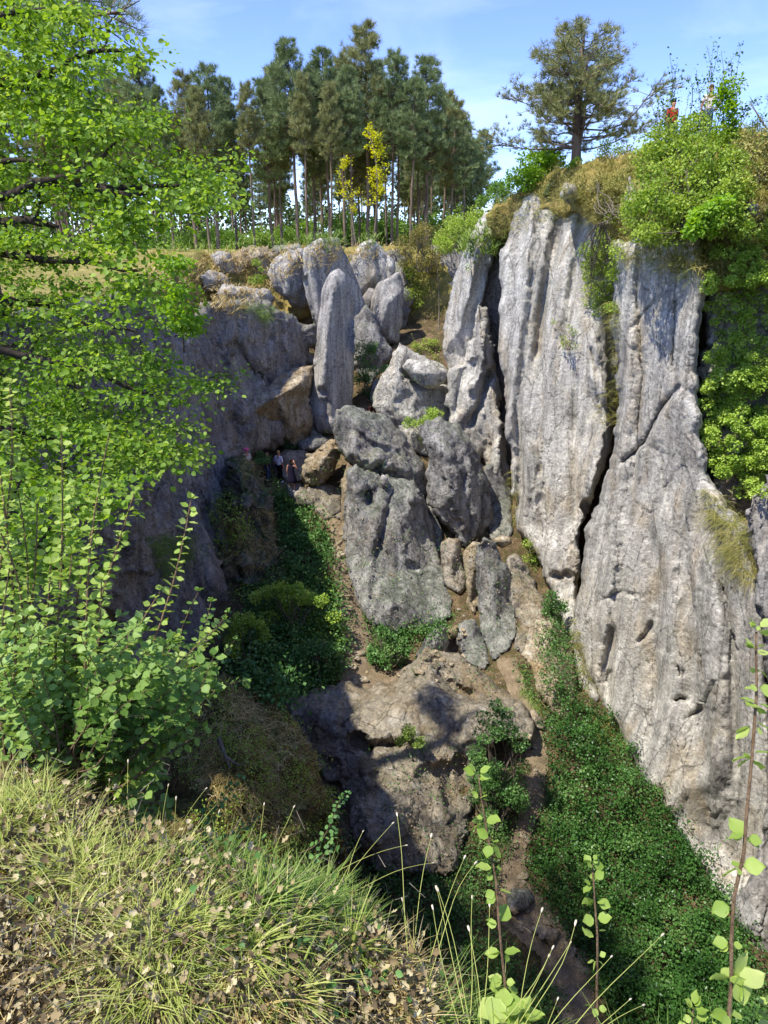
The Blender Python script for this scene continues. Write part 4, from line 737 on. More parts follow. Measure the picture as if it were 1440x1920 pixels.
# pine at the right edge and pine boughs at the top left (each tree stands outside the picture)
rp_ = pine(7.5, 1.6, 2.1, 2600, 22, tsz=.3, trunk_r=.14, shape='lone'); b0 = PT(1560, 300, 20.); rp_.location = (b0[0] + .2, b0[1], b0[2] - 1.6); tag(rp_, 'pine reaching in from the edge beside the hill bush', 'pine tree')
r_ = np.random.default_rng(5)
def pine_bough(a, targets, name, label, seed):
    r = np.random.default_rng(seed); ta = Acc(); tp = []; td = []
    trunk = np.array([a + np.array([-.6, .3, -7]), a + np.array([-.5, .2, -3]), a, a + np.array([.2, 0, 3])]); ta.add(tube(trunk, [.2, .17, .14, .08], 7))
    for T_ in targets:
        c = curve(a, T_, .05, 8, .03, r); ta.add(tube(c, np.linspace(.06, .015, 8), 5)); l = np.linalg.norm(T_ - a)
        for j in range(26):
            t0 = r.uniform(.35, 1); s = np.array([np.interp(t0 * 7, np.arange(8), c[:, q]) for q in range(3)]); dv = unit(T_ - a + r.normal(size=3) * .8 * l); ee = s + dv * r.uniform(.25, .7); ta.add(tube(np.array([s, ee]), np.array([.014, .008]), 3))
            for q in range(5): tp.append(s + (ee - s) * r.uniform(.3, 1.05) + r.normal(size=3) * .04); td.append(dv * .8 + np.array([0, 0, .6]) + r.normal(size=3) * .35)
    tp = np.array(tp); td = np.array(td); ca = Acc(); ca.add(scatter(tuft(16, .5, .035, 9), tp, td, .2 * r.uniform(.7, 1.2, len(tp)), r.uniform(0, 6, len(tp))))
    e = anchor([ta.build('trunk', B['pine'], None, True), ca.build('crown', L['pine'])], tuple(trunk[0]), name); tag(e, label, 'pine tree'); return e
pine_bough(PT(-60, 60, 13), [PT(235, 20, 12), PT(205, 45, 12.4), PT(150, -20, 12.2), PT(60, 30, 12.5)], 'pine_tree', 'dark pine bough reaching out above the fresh green leaves', 31)

# far wood behind the pines
wr = np.random.default_rng(61); cw = []; rw = []
for k in range(760):
    x0 = wr.uniform(-75, 24); y0 = wr.uniform(112, 135); cw.append((x0, y0, gz(x0, y0) + wr.uniform(.3, 9. + 2.2 * math.sin(x0 * .23) + 1.6 * math.sin(x0 * .61)))); rw.append(wr.uniform(.8, 1.7))
fw = make_mesh('far_wood', *blob_leaves(np.array(cw), np.array(rw), 34000, .62, LEAF4, .9, r=wr), L['fw']); tag(fw, 'dark distant wood seen between the pine trunks', 'wood', None, 'stuff')
# ================================================================ shrubs behind and under the pines
U = [(330, 440, 70, 2.2), (420, 445, 66, 2.), (500, 440, 68, 2.4), (560, 438, 66, 2.2), (620, 440, 70, 2.6), (690, 425, 72, 3.4), (740, 420, 74, 3.6), (790, 420, 70, 3.), (840, 400, 66, 3.2), (880, 395, 62, 3.2), (930, 372, 58, 2.4), (655, 440, 66, 2.4), (455, 448, 72, 2.), (380, 450, 74, 2.2), (250, 450, 70, 2.4)]
def small_bush_proto(seed, mat):
    r = np.random.default_rng(seed); nb = 16; C = r.normal(size=(nb, 3)) * np.array([.55, .45, .28]) + np.array([0, 0, .55]); C[:, 2] = np.abs(C[:, 2]); la = Acc(); la.add(blob_leaves(C, np.full(nb, .32), 3600, .075, LEAF4, .8, r=r)); sa = Acc()
    for c in C: sa.add(tube(curve((0, 0, -.1), c, .08, 5, 0, r), np.linspace(.02, .006, 5), 3))
    e = empty('shrub'); la.build('foliage', L[mat], e); sa.build('stem', B['twig'], e); return e
sb = [small_bush_proto(1, 'under'), small_bush_proto(2, 'under')]
for k, (px, py, Y, s) in enumerate(U):
    o = sb[k % 2] if k < 2 else copy_tree(sb[k % 2]); q = PT(px, 465, Y); o.location = (q[0], q[1], gz(q[0], q[1]) - .1); o.scale = (s * 1.3, s, s * .95); o.rotation_euler = (0, 0, k * 1.3)
    tag(o, 'fresh green bush growing among the trunks under the pines', 'shrub', 'fresh green bushes under the pines')
YW = lambda y0: (lambda x, y: np.full(np.shape(x), float(y0)))
# yellow sapling
def sapling(base, top, n, mat, label, name, lsz, rad, seed, crown=(.35, 1.)):
    r = np.random.default_rng(seed); base = np.array(base); top = np.array(top); h = np.linalg.norm(top - base); c = curve(base, top, .03, 10, 0, r); ta = Acc(); ta.add(tube(c, np.linspace(h * .012, h * .003, 10), 5)); la = Acc(); P_ = []
    for k in range(n):
        t0 = r.uniform(*crown); s = np.array([np.interp(t0 * 9, np.arange(10), c[:, q]) for q in range(3)]); l = rad * r.uniform(.4, 1.1) * (1.25 - t0 * .8); e = s + unit(np.array([r.normal(), r.normal(), r.uniform(.2, 1.2)])) * l
        cc = curve(s, e, .08, 5, 0, r); ta.add(tube(cc, np.linspace(h * .003, h * .001, 5), 3)); m = 26; P_.append(cc[r.integers(2, 5, m)] + r.normal(size=(m, 3)) * l * .14)
    P_ = np.concatenate(P_); la.add(scatter(LEAF4, P_, unit(r.normal(size=P_.shape)), lsz * r.uniform(.6, 1.2, len(P_))))
    e = anchor([ta.build('trunk', B['twig']), la.build('crown', mat)], tuple(base), name); tag(e, label, 'tree'); return e
sapling(PT(700, 462, 52), PT(692, 248, 52), 40, L['yellow'], 'slender young tree with yellow spring leaves before the pines', 'young_tree', .17, 1.5, 3)
sapling(PT(668, 462, 51.6), PT(645, 300, 51.6), 20, L['yellow'], 'smaller yellow leaved sapling left of the taller yellow one', 'young_tree', .15, 1.3, 4)
sapling(PT(822, 620, 43), PT(818, 480, 43), 9, L['olive'], 'thin bare white stemmed sapling before the dark far wall', 'young_tree', .07, .8, 6)

# shrubs on the far rim and hill
bush('shrub', [(742, 500), (745, 460), (775, 425), (810, 415), (835, 440), (830, 500), (790, 520)], 47, 2, 26, .55, 5200, .10, L['olive'], 'brownish twiggy shrub above the dark far wall', root=PT(790, 510, 47), seed=1, bare=4, shoots=14)
bush('shrub', [(820, 470), (825, 420), (860, 392), (905, 400), (900, 450), (860, 470)], 44, 2.5, 22, .6, 5200, .11, L['shrub'], 'rounded green shrub beside the right cliff top', root=PT(860, 465, 44), seed=2)
bush('shrub', [(745, 540), (750, 500), (790, 495), (800, 540), (770, 600), (750, 590)], 47.2, 1.5, 18, .5, 3000, .10, L['shrub'], 'shrub hanging down the dark far wall', root=PT(770, 500, 48), seed=3)
bush('shrub', [(900, 375), (915, 350), (940, 345), (960, 365), (950, 385), (905, 395)], 40, 2, 12, .5, 3000, .10, L['under'], 'low green bush on the saddle behind the hill', root=PT(930, 390, 40), seed=4)
bush('shrub', [(958, 352), (965, 322), (990, 300), (1020, 290), (1050, 300), (1048, 318), (1010, 332), (985, 348)], 32.5, 1.5, 22, .42, 4200, .13, L['bright'], 'bright green leafy bush at the foot of the lone pine', root=PT(1010, 345, 32.5), seed=5)
bush('shrub', [(1060, 308), (1075, 300), (1100, 306), (1098, 316), (1070, 318)], 30.8, .8, 6, .2, 700, .08, L['bright'], 'tiny leafy bush touching the lone pine trunk', root=PT(1080, 316, 31), seed=6)
bush('shrub', [(1120, 300), (1130, 270), (1165, 262), (1190, 272), (1190, 292), (1150, 300)], 30, 1, 12, .3, 900, .08, L['shrub'], 'sparse twiggy bush between lone pine and the big hill bush', root=PT(1150, 300, 30), seed=7, shoots=6)
bush('bush', [(1180, 400), (1185, 330), (1205, 285), (1240, 245), (1300, 232), (1365, 240), (1395, 300), (1400, 360), (1370, 420), (1300, 430), (1230, 445), (1200, 440)], lambda x, y: 24.2 - (x - 1180) * .012 - (y - 240) * .011, 2., 110, .45, 30000, .085, L['shrub'],
     'big yellow green bush on the hill hiding the hikers to the waist', root=PT(1300, 430, 21), seed=8, shoots=26)
def shoots(name, label, list_, base, lsz, mat, seed, cat='bush', nl=60, thick=.02):
    r = np.random.default_rng(seed); sa = Acc(); la = Acc()
    for a, b in list_:
        c = curve(a, b, .04, 9, 0, r); sa.add(tube(c, np.linspace(thick, thick * .25, 9), 3)); tt = r.uniform(.2, 1, nl); p = np.stack([np.interp(tt * 8, np.arange(9), c[:, q]) for q in range(3)], -1) + r.normal(size=(nl, 3)) * lsz * .9
        la.add(scatter(LEAF4, p, unit(r.normal(size=p.shape)), lsz * r.uniform(.6, 1.2, nl)))
        for j in range(3):
            t0 = r.uniform(.3, .8); s = np.array([np.interp(t0 * 8, np.arange(9), c[:, q]) for q in range(3)]); e = s + unit(b - a + r.normal(size=3) * .35 * np.linalg.norm(b - a)) * np.linalg.norm(b - a) * .3; c2 = curve(s, e, .05, 5, 0, r); sa.add(tube(c2, np.linspace(thick * .4, thick * .15, 5), 3))
            m = nl // 3; p = c2[r.integers(1, 5, m)] + r.normal(size=(m, 3)) * lsz * .8; la.add(scatter(LEAF4, p, unit(r.normal(size=p.shape)), lsz * r.uniform(.6, 1.2, m)))
    e = anchor([la.build('foliage', mat), sa.build('stem', B['twig'])], tuple(base), name); tag(e, label, cat); return e
H = lambda x, y, Y=22.6: PT(x, y, Y)
shoots('shrub', 'tall thin leafy shoots left of the red shirted hiker', [(H(1260, 290), H(1255, 100)), (H(1262, 290), H(1270, 118)), (H(1250, 290), H(1243, 170)), (H(1240, 300), H(1222, 200)), (H(1285, 280), H(1292, 140))], H(1260, 290), .085, L['ivy'], 1, nl=50)
shoots('shrub', 'tall thin leafy shoots over the second hiker on the hill', [(H(1320, 290), H(1325, 85)), (H(1330, 290), H(1352, 95)), (H(1310, 290), H(1305, 130)), (H(1345, 290), H(1388, 90)), (H(1365, 290), H(1400, 190)), (H(1380, 290), H(1435, 215)), (H(1335, 290), H(1375, 150))], H(1340, 290), .085, L['ivy'], 2, nl=60)
shoots('shrub', 'bright yellow green leafy column on the hill bush', [(H(1355, 300, 22.2), H(1362, 148, 22.2)), (H(1358, 300, 22.2), H(1352, 165, 22.2)), (H(1350, 290, 22.2), H(1378, 215, 22.2))], H(1355, 300, 22.2), .11, L['bright'], 3, nl=230)
bush('bush', [(1285, 430), (1300, 400), (1350, 372), (1385, 365), (1385, 395), (1345, 430), (1310, 445)], 19.8, .8, 24, .24, 3200, .13, L['bright'], 'bright green leaves hanging at the lower edge of the hill bush', root=PT(1340, 420, 20.2), seed=9)
bush('bush', [(1395, 330), (1400, 270), (1440, 245), (1520, 240), (1520, 330), (1440, 350)], 20.5, 2, 30, .4, 5000, .08, L['drygreen'], 'dull olive bush at the edge of the hill', root=PT(1440, 340, 20.5), seed=10)

# hanging bush columns on the right cliff
CL = lambda dy: (lambda x, y: cliffY(x, y) - dy)
def cliffY(x, y):
    P_, N_ = cast(np.atleast_1d(x), np.atleast_1d(y)); Yv = P_[:, 1]; return np.where(np.isnan(Yv), np.nanmean(Yv) if np.isfinite(np.nanmean(Yv)) else 20, Yv)
bush('bush', [(1095, 470), (1120, 420), (1160, 400), (1168, 450), (1155, 520), (1150, 580), (1120, 585), (1100, 560)], CL(.35), .6, 46, .32, 8500, .075, L['shrub'], 'green bush hanging in the upper groove of the pale cliff', root=PT(1130, 420, 24.5), seed=11)
bush('bush', [(1100, 330), (1180, 320), (1190, 400), (1150, 420), (1120, 400)], CL(.3), .6, 26, .3, 3800, .07, L['drygreen'], 'dry olive scrub along the cliff lip left of the big bush', root=PT(1150, 400, 25), seed=12)
bush('bush', [(1330, 480), (1400, 400), (1500, 380), (1500, 700), (1400, 720), (1330, 690), (1320, 560)], CL(.25), 1.0, 210, .20, 28000, .075, L['ivyb'], 'pale green climber covering the slope at the edge', root=PT(1420, 700, 20.5), seed=13, stems=False)
bush('bush', [(1310, 760), (1330, 700), (1400, 690), (1500, 700), (1500, 920), (1400, 935), (1340, 880)], CL(.4), 1.0, 200, .21, 27000, .085, L['ivyb'], 'dense bright bush bulging beside the pale cliff face', root=PT(1400, 900, 20), seed=14, stems=False)
bush('shrub', [(1020, 600), (1040, 585), (1075, 590), (1078, 650), (1060, 655)], CL(.4), .4, 8, .2, 260, .07, L['shrub'], 'small sparse twiggy shrub rooted in the middle of the cliff', root=PT(1065, 655, 27.8), seed=15, bare=3)
sapling(PT(885, 520, 34.4), PT(888, 440, 34.2), 12, L['pine'], 'tiny dark conifer seedling on the leaning slab', 'young_tree', .12, .35, 8, (.2, 1.))
sapling(PT(1022, 440, 31.3), PT(1030, 355, 31.2), 14, L['pine'], 'small conifer clinging below the hill edge', 'young_tree', .14, .5, 9, (.1, 1.))

# greenery in the gorge: individual bushes
bush('bush', [(665, 650), (690, 640), (735, 665), (728, 700), (700, 735), (665, 730)], 38.6, 1, 26, .36, 3800, .09, L['ivy'], 'dark green bush in the hollow behind the pillar slab', root=PT(690, 735, 38.8), seed=21)
bush('bush', [(770, 640), (800, 630), (832, 650), (828, 680), (780, 665)], 41.5, 1, 14, .3, 1800, .08, L['shrub'], 'grassy green bush on the ledge above the peaked boulder', root=PT(800, 670, 41.5), seed=22, shoots=6)
bush('bush', [(755, 780), (780, 765), (820, 770), (835, 720), (838, 790), (800, 830), (770, 820)], 34.4, .8, 22, .26, 2600, .08, L['ivyb'], 'light green bush between the peaked boulder and the cliff', root=PT(800, 820, 34.4), seed=23)
bush('bush', [(448, 575), (470, 568), (500, 575), (498, 600), (470, 612), (452, 600)], 39.0, .8, 14, .25, 2600, .06, L['bright'], 'cushion of bright green plants on the dark cliff', root=PT(472, 605, 39.5), seed=24)
bush('bush', [(460, 500), (480, 490), (500, 510), (495, 530), (470, 532)], 44, .8, 10, .25, 1200, .08, L['shrub'], 'small green bush between the grey rim boulders', root=PT(480, 530, 44.2), seed=25)
bush('bush', [(478, 858), (490, 846), (505, 858), (498, 880), (480, 876)], 33.4, .6, 10, .22, 1200, .07, L['ivy'], 'leafy bush beside the pink hatted hiker', root=PT(488, 880, 33.4), seed=26)
bush('bush', [(520, 825), (545, 820), (560, 835), (545, 848), (525, 848)], 35.8, .5, 8, .2, 700, .07, L['ivy'], 'small dark bush under the slanting tan boulder', root=PT(540, 848, 35.8), seed=27)
bush('bush', [(690, 1195), (720, 1180), (760, 1200), (765, 1235), (735, 1255), (700, 1240)], 24.2, 1., 26, .26, 4000, .10, L['ivy'], 'round leafy bush at the foot of the pyramid boulder', root=PT(728, 1250, 24.2), seed=28)
bush('bush', [(1015, 1150), (1020, 1115), (1050, 1105), (1060, 1150), (1040, 1170)], 24.4, .8, 14, .24, 1800, .09, L['ivy'], 'ivy clump in the corner of the pale cliff foot', root=PT(1040, 1170, 24.4), seed=29)
bush('bush', [(985, 1015), (1005, 1000), (1020, 1040), (1010, 1090), (990, 1060)], 29, .6, 10, .24, 1000, .08, L['ivyb'], 'light bush where the cliff meets the brown rocks', root=PT(1000, 1085, 29), seed=30)
bush('bush', [(880, 1440), (905, 1330), (950, 1310), (975, 1380), (985, 1500), (940, 1560), (890, 1540)], 17.3, 1.3, 60, .26, 11000, .075, L['ivy'], 'dense green bush on the flank of the arched rock', root=PT(930, 1550, 17.), seed=31)
bush('bush', [(745, 1390), (760, 1360), (795, 1365), (800, 1395), (770, 1405)], 18.0, .5, 12, .14, 1800, .06, L['green'], 'grass green cushion on top of the arched rock', root=PT(770, 1400, 18.1), seed=32)

bush('bush', [(470, 1120), (520, 1090), (600, 1110), (640, 1150), (600, 1180), (500, 1180)], 25., 1.4, 34, .3, 5200, .10, L['ivyb'], 'mid green bush in the left ivy halfway down', root=PT(550, 1180, 24.6), seed=33)
bush('bush', [(540, 1250), (560, 1210), (620, 1200), (645, 1240), (620, 1290), (560, 1310)], 22.6, 1.2, 26, .26, 4600, .09, L['ivy'], 'leafy green bush at the left ivy bottom above the arched rock', root=PT(590, 1305, 22.2), seed=34)
bush('bush', [(420, 1190), (440, 1150), (490, 1160), (500, 1230), (450, 1260)], 22.8, 1.2, 24, .26, 3600, .09, L['ivyb'], 'bush against the foot of the dark left cliff', root=PT(460, 1255, 22.4), seed=35)
# ================================================================ ground cover that nobody could count
PATHS = [[(610, 965), (642, 960), (648, 1040), (652, 1100), (672, 1140), (692, 1190), (712, 1250), (720, 1290), (640, 1300), (635, 1250), (645, 1180), (628, 1110), (618, 1030)],
         [(930, 1240), (965, 1235), (985, 1290), (1010, 1345), (1030, 1420), (1024, 1500), (990, 1600), (985, 1650), (1050, 1730), (1110, 1820), (1135, 1960), (1060, 1960), (1010, 1800), (925, 1720), (925, 1650), (958, 1560), (980, 1480), (985, 1400), (950, 1300)]]
def cover(name, polys, n, size, mat, T=LEAF4, lift=.15, lump=.35, label=None, cat='ivy', up=.6, seed=0, edge=True, cull=.0, kind='stuff', ymin=6.):
    r = np.random.default_rng(seed + 900); A = Acc(); ar = []
    for p in polys:
        a = np.array([q[:2] for q in p], float); ar.append(abs(np.sum(a[:, 0] * np.roll(a[:, 1], -1) - a[:, 1] * np.roll(a[:, 0], -1)) / 2))
    for p, q in zip(polys, ar):
        m = int(n * q / sum(ar)); x, y = sample_poly(p, m // 5 + 4, r); k = n2(x, y, 30, seed + 2) > -.75 + cull
        for pp in PATHS: k &= ~inpoly(x + n2(x, y, 12, 77) * 6, y, pp)
        x, y = x[k], y[k]; P_, N_ = cast(x, y, ymin); ok = ~np.isnan(P_[:, 0]); P_, N_ = P_[ok], N_[ok]
        P_ = np.repeat(P_, 5, 0); N_ = np.repeat(N_, 5, 0); P_ = P_ + r.normal(size=P_.shape) * size * 2.2
        l = np.maximum(0, fbm(P_ * 1.6, 3, seed)) * lump * 1.4 + r.uniform(0, 1, len(P_)) * lift; P_ = P_ + unit(N_ + np.array([0, 0, .6])) * l[:, None]
        d = unit(N_ * up + r.normal(size=P_.shape) * .75 + np.array([0, 0, -.25])); A.add(scatter(T, P_, d, size * r.uniform(.6, 1.25, len(P_)), r.uniform(-1.3, 1.3, len(P_))))
    o = A.build(name, mat); tag(o, label, cat, None, kind); return o
ivyL = [(505, 905), (530, 930), (575, 960), (612, 985), (630, 1060), (640, 1160), (640, 1240), (620, 1290), (545, 1320), (520, 1330), (430, 1270), (420, 1230), (450, 1180), (480, 1110), (530, 1090), (520, 1000)]
ivyR = [(1010, 1340), (1060, 1330), (1110, 1320), (1160, 1385), (1222, 1465), (1262, 1545), (1320, 1645), (1375, 1745), (1440, 1900), (1440, 2000), (1180, 2000), (1110, 1830), (1060, 1745), (985, 1640), (1000, 1540), (1030, 1420)]
ivyM = [(648, 1110), (665, 1140), (700, 1180), (800, 1170), (845, 1160), (830, 1195), (780, 1200), (740, 1250), (705, 1250), (680, 1200), (655, 1150)]
ivyB = [(890, 1560), (970, 1480), (985, 1500), (960, 1600), (925, 1680), (900, 1760), (960, 1800), (1040, 1870), (1100, 2000), (720, 2000), (700, 1720), (640, 1620), (760, 1640), (850, 1640)]
cover('ivy', [ivyL], 40000, .12, L['ivy'], label='dark green ivy carpeting the left gorge floor', lump=.5, seed=1)
L['ivyd'] = leaf_mat('glossy_ivy_leaf', ['1e3c18', '345824', '4e7636', '7c9a56'], .2, .35, .7, .6)
cover('ivy', [ivyR], 80000, .085, L['ivyd'], label='thick glossy ivy carpet under the pale cliff', lump=.75, seed=2)
cover('ivy', [ivyM], 5000, .1, L['ivy'], label='green weeds around the pyramid boulder foot', lump=.3, seed=3)
cover('ivy', [ivyB], 26000, .08, L['ivy'], label='shaded green undergrowth below the arched rock', lump=.4, seed=4, cull=.25)
cover('ivy', [[(1010, 1180), (1060, 1170), (1075, 1300), (1050, 1340), (1025, 1280)], [(960, 1240), (985, 1260), (1010, 1320), (985, 1310)]], 4200, .08, L['ivy'], label='thin ivy over the leaning rock at the cliff foot', lump=.35, seed=5)
cover('ivy', [[(400, 930), (440, 930), (470, 1000), (450, 1060), (400, 1040)], [(470, 870), (500, 880), (560, 940), (540, 960), (500, 900)], [(440, 1110), (620, 1090), (640, 1230), (560, 1240)]], 9000, .10, L['ivyb'], label='lighter green weeds on the mossy ledges', lump=.2, seed=6, cull=.6)
cover('undergrowth', [[(380, 1270), (560, 1350), (620, 1500), (640, 1640), (500, 1640), (380, 1600), (330, 1400)]], 16000, .045, L['ivyb'], label='scattered small leaves over the steep mossy bank', lump=.15, seed=7, cull=.75)
BL = lambda k: k
def blades(P_, N_, n, length, width, bend, mat_acc, r, droop=.6, up=1., segs=4):
    """curved grass blades from points"""
    i = r.integers(0, len(P_), n); base = P_[i]; h = unit(r.normal(size=(n, 3)) * np.array([1, 1, .2])); d = unit(N_[i] * .5 + np.array([0, 0, up]) + h * .5); l = length * r.uniform(.5, 1.3, n); s = unit(np.cross(d, h)); t = np.linspace(0, 1, segs + 1)
    V = []; b = bend * r.uniform(.4, 1.4, n)
    for q in t:
        c = base + d * (l * q)[:, None] + h * (l * b * q * q * .8)[:, None] - np.array([0, 0, 1.]) * (l * droop * b * q ** 2.4)[:, None]; w_ = (width * r.uniform(.9, 1.1) * (1 - q ** 1.6) + width * .06) * .5
        V.append(c - s * w_); V.append(c + s * w_)
    V = np.stack(V, 1); k = 2 * (segs + 1); f = np.array([(2 * j, 2 * j + 1, 2 * j + 3, 2 * j + 2) for j in range(segs)]); F = (f[None] + (np.arange(n) * k)[:, None, None]).reshape(-1, 4); mat_acc.add((V.reshape(-1, 3), F))
def grass_cover(name, polys, nroot, per, length, width, mat, label, bend=.7, droop=.6, seed=0, up=1., segs=3, cull=-9, spread=.05, kind='stuff', ymin=6.):
    r = np.random.default_rng(seed + 1500); A = Acc(); ar = []
    for p in polys:
        a = np.array(p, float); ar.append(abs(np.sum(a[:, 0] * np.roll(a[:, 1], -1) - a[:, 1] * np.roll(a[:, 0], -1)) / 2))
    for p, q in zip(polys, ar):
        m = max(6, int(nroot * q / sum(ar))); x, y = sample_poly(p, m, r); k = n2(x, y, 45, seed) > cull; P_, N_ = cast(x[k], y[k], ymin); ok = ~np.isnan(P_[:, 0]); P_, N_ = P_[ok], N_[ok]
        if len(P_) < 2: continue
        nn = len(P_) * per; Q = np.repeat(P_, 3, 0) + r.normal(size=(len(P_) * 3, 3)) * spread; blades(Q, np.repeat(N_, 3, 0), nn, length, width, bend, A, r, droop, up, segs)
    o = A.build(name, mat); tag(o, label, 'grass', None, kind); return o
grass_cover('grass', [[(900, 440), (915, 400), (985, 360), (1060, 350), (1120, 380), (1170, 440), (1230, 470), (1320, 480), (1320, 520), (1180, 490), (1110, 430), (1060, 400), (1000, 420), (960, 440)]], 420, 7, .22, .016, L['drygreen'], 'dry grass hanging over the lip of the cliff', bend=1.2, droop=1.1, up=.3, seed=41, spread=.12)
grass_cover('grass', [[(905, 400), (985, 345), (1050, 312), (1180, 287), (1190, 440), (1150, 450), (1110, 400), (1060, 372), (1000, 365), (960, 385)], [(1180, 290), (1340, 250), (1440, 236), (1440, 540), (1320, 520), (1200, 470)]], 2600, 7, .32, .02, L['drygreen'], 'tousled dry grass on the hill top', bend=.9, seed=1, spread=.12)
grass_cover('grass', [[(280, 480), (400, 478), (560, 462), (750, 460), (760, 480), (600, 500), (560, 500), (440, 600), (380, 575), (290, 560)]], 900, 6, .4, .03, L['dry'], 'tan dry grass between the rim boulders', seed=2, spread=.15)
grass_cover('grass', [[(250, 460), (940, 440), (940, 470), (750, 460), (560, 462), (300, 476)]], 900, 6, .5, .04, L['green'], 'green grass at the feet of the pines', seed=3, spread=.3)
grass_cover('grass', [[(400, 930), (510, 960), (530, 1080), (420, 1100)], [(440, 862), (470, 862), (500, 900), (455, 900)]], 500, 8, .28, .012, L['dry'], 'long dead grass combed down the mossy bank', bend=1.3, droop=1.1, up=.2, seed=4, spread=.08, cull=-.3)
grass_cover('grass', [[(380, 1275), (480, 1300), (580, 1400), (620, 1560), (500, 1640), (360, 1620), (330, 1400)]], 1500, 7, .2, .008, L['dry'], 'short dead and living grass down the steep mossy bank', bend=1.3, droop=1.2, up=.1, seed=14, spread=.08, cull=-.1)
grass_cover('grass', [[(1130, 740), (1160, 700), (1165, 800), (1120, 790)], [(1140, 560), (1165, 570), (1160, 700), (1150, 700)], [(1320, 920), (1400, 960), (1420, 1100), (1370, 1060)], [(1075, 1130), (1095, 1200), (1110, 1300), (1095, 1300)], [(955, 860), (975, 940), (965, 1000)], [(985, 1000), (1010, 1020), (1010, 1080), (990, 1060)], [(1100, 1340), (1140, 1350), (1170, 1400), (1120, 1390)]], 500, 9, .3, .012, L['drygreen'], 'dry grass tufts hanging from cliff ledges', bend=1.3, droop=1.2, up=.2, seed=5, spread=.08)
grass_cover('grass', [[(270, 1010), (350, 1000), (370, 1030), (310, 1080)], [(980, 1250), (1000, 1300), (1005, 1330), (985, 1310)], [(770, 1380), (800, 1385), (790, 1400)], [(430, 440 + 130), (520, 575), (500, 600)]], 300, 9, .3, .014, L['green'], 'green grass tufts on the rock ledges', bend=1.2, droop=1.1, up=.3, seed=6, spread=.08)

# sparse weeds and chips on the bare earth between the boulders
bare = [[(640, 960), (850, 1000), (1010, 1000), (1060, 1180), (1000, 1330), (760, 1260), (640, 1280)], [(560, 820), (700, 780), (800, 900), (640, 980), (560, 920)], [(700, 640), (850, 640), (840, 700), (760, 780), (680, 780)], [(600, 1440), (900, 1380), (960, 1500), (900, 1700), (640, 1650)], [(420, 1090), (640, 1100), (640, 1250), (420, 1240)], [(1000, 1330), (1130, 1350), (1050, 1420), (1000, 1400)]]
cover('weeds', bare, 9000, .07, L['ivy'], label='sparse dark weeds on the earth between the boulders', lump=.15, seed=51, cull=.75, cat='weeds')
cover('gravel', bare, 5000, .05, M['tan'], T=(np.array([(-.5, -.4, 0), (.5, -.5, 0), (.6, .4, 0), (-.3, .6, 0), (.05, 0, .45)], float), np.array([(0, 1, 4), (1, 2, 4), (2, 3, 4), (3, 0, 4)])), lift=.03, lump=.0, label='stone chips strewn on the gorge earth', cat='gravel', up=.2, seed=52)
# ================================================================ near trees and shrubs grown toward surveyed points
def grow(name, root, limbs, polys, ntarget, Yr, leafn, lsz, lmat, bmat, label, cat, seed, r0=.09, twig=.35, T=LEAF, hole=-9, holes=60, flat_=.35, lim_r=.05, droop=.3, tseg=4, extra=None):
    r = np.random.default_rng(seed); sk = []; A = Acc(); root = np.array(root, float); nodes = []
    for lb in limbs:
        pts = [np.array(p, float) for p in lb]; full = []
        for a, b in zip(pts[:-1], pts[1:]): full += list(curve(a, b, .05, 7, 0, r)[:-1])
        full.append(pts[-1]); full = np.array(full); n = len(full); A.add(tube(full, np.linspace(r0 if lb is limbs[0] else lim_r, lim_r * .25, n), 7)); nodes += [(p, max(.012, lim_r * (1 - i / n))) for i, p in enumerate(full)]
    NP = np.array([p for p, _ in nodes]); NR = np.array([q for _, q in nodes]); tx = []; ty = []
    tg = []
    for poly, share in polys:
        x, y = sample_poly(poly, int(ntarget * share), r); k = n2(x, y, holes, seed + 3, 2) > hole; x, y = x[k], y[k]; Yv = Yr(x, y) + r.uniform(-1, 1, len(x)) * Yr.sp; tg.append(PT(x, y, Yv))
    if extra is not None: tg.append(extra(r))
    tg = np.concatenate(tg); o = np.argsort(np.linalg.norm(tg - NP[len(NP) // 2], axis=1) * 0 + ((tg[:, None] - NP[None]) ** 2).sum(-1).min(1)); LP = []; LD = []
    for q in tg[o]:
        d = ((NP - q) ** 2).sum(1); i = int(np.argmin(d)); s = NP[i]; c = curve(s, q, .09, 6, -.05, r); rr = min(NR[i] * .7, .022 * max(1, lsz / .05)); A.add(tube(c, np.linspace(rr, max(.0015, rr * .35), 6), 4))
        NP = np.concatenate([NP, c[1:]]); NR = np.concatenate([NR, np.linspace(rr, max(.0015, rr * .35), 5)])
        m = leafn; t0 = r.uniform(.15, 1, m); cc = np.stack([np.interp(t0 * 5, np.arange(6), c[:, k]) for k in range(3)], -1); dr = unit(r.normal(size=(m, 3)) * np.array([1, 1, .35])); tw = q + dr * (r.uniform(0, 1, m) ** .7 * twig)[:, None] * np.array([1, 1, flat_ * 1.6])
        nt = max(3, m // 8)
        for k in range(nt): A.add(tube(np.array([c[-2], (c[-1] + tw[k]) / 2, tw[k]]), np.array([.6, .4, .3]) * max(.002, rr * .35), 3))
        LP.append(np.where(r.random(m)[:, None] < .25, cc, tw)); LD.append(unit(dr + np.array([0, 0, -droop]) + r.normal(size=(m, 3)) * .3))
    LP = np.concatenate(LP); LD = np.concatenate(LD); la = scatter(T, LP, LD, lsz * r.uniform(.4, 1.3, len(LP)), r.normal(size=len(LP)) * .8)
    fo = make_mesh('crown' if cat == 'tree' else 'foliage', la[0], la[1], lmat, None, False); st = A.build('trunk' if cat == 'tree' else 'stem', bmat, None, True)
    e = anchor([fo, st], tuple(root), name); tag(e, label, cat); return e
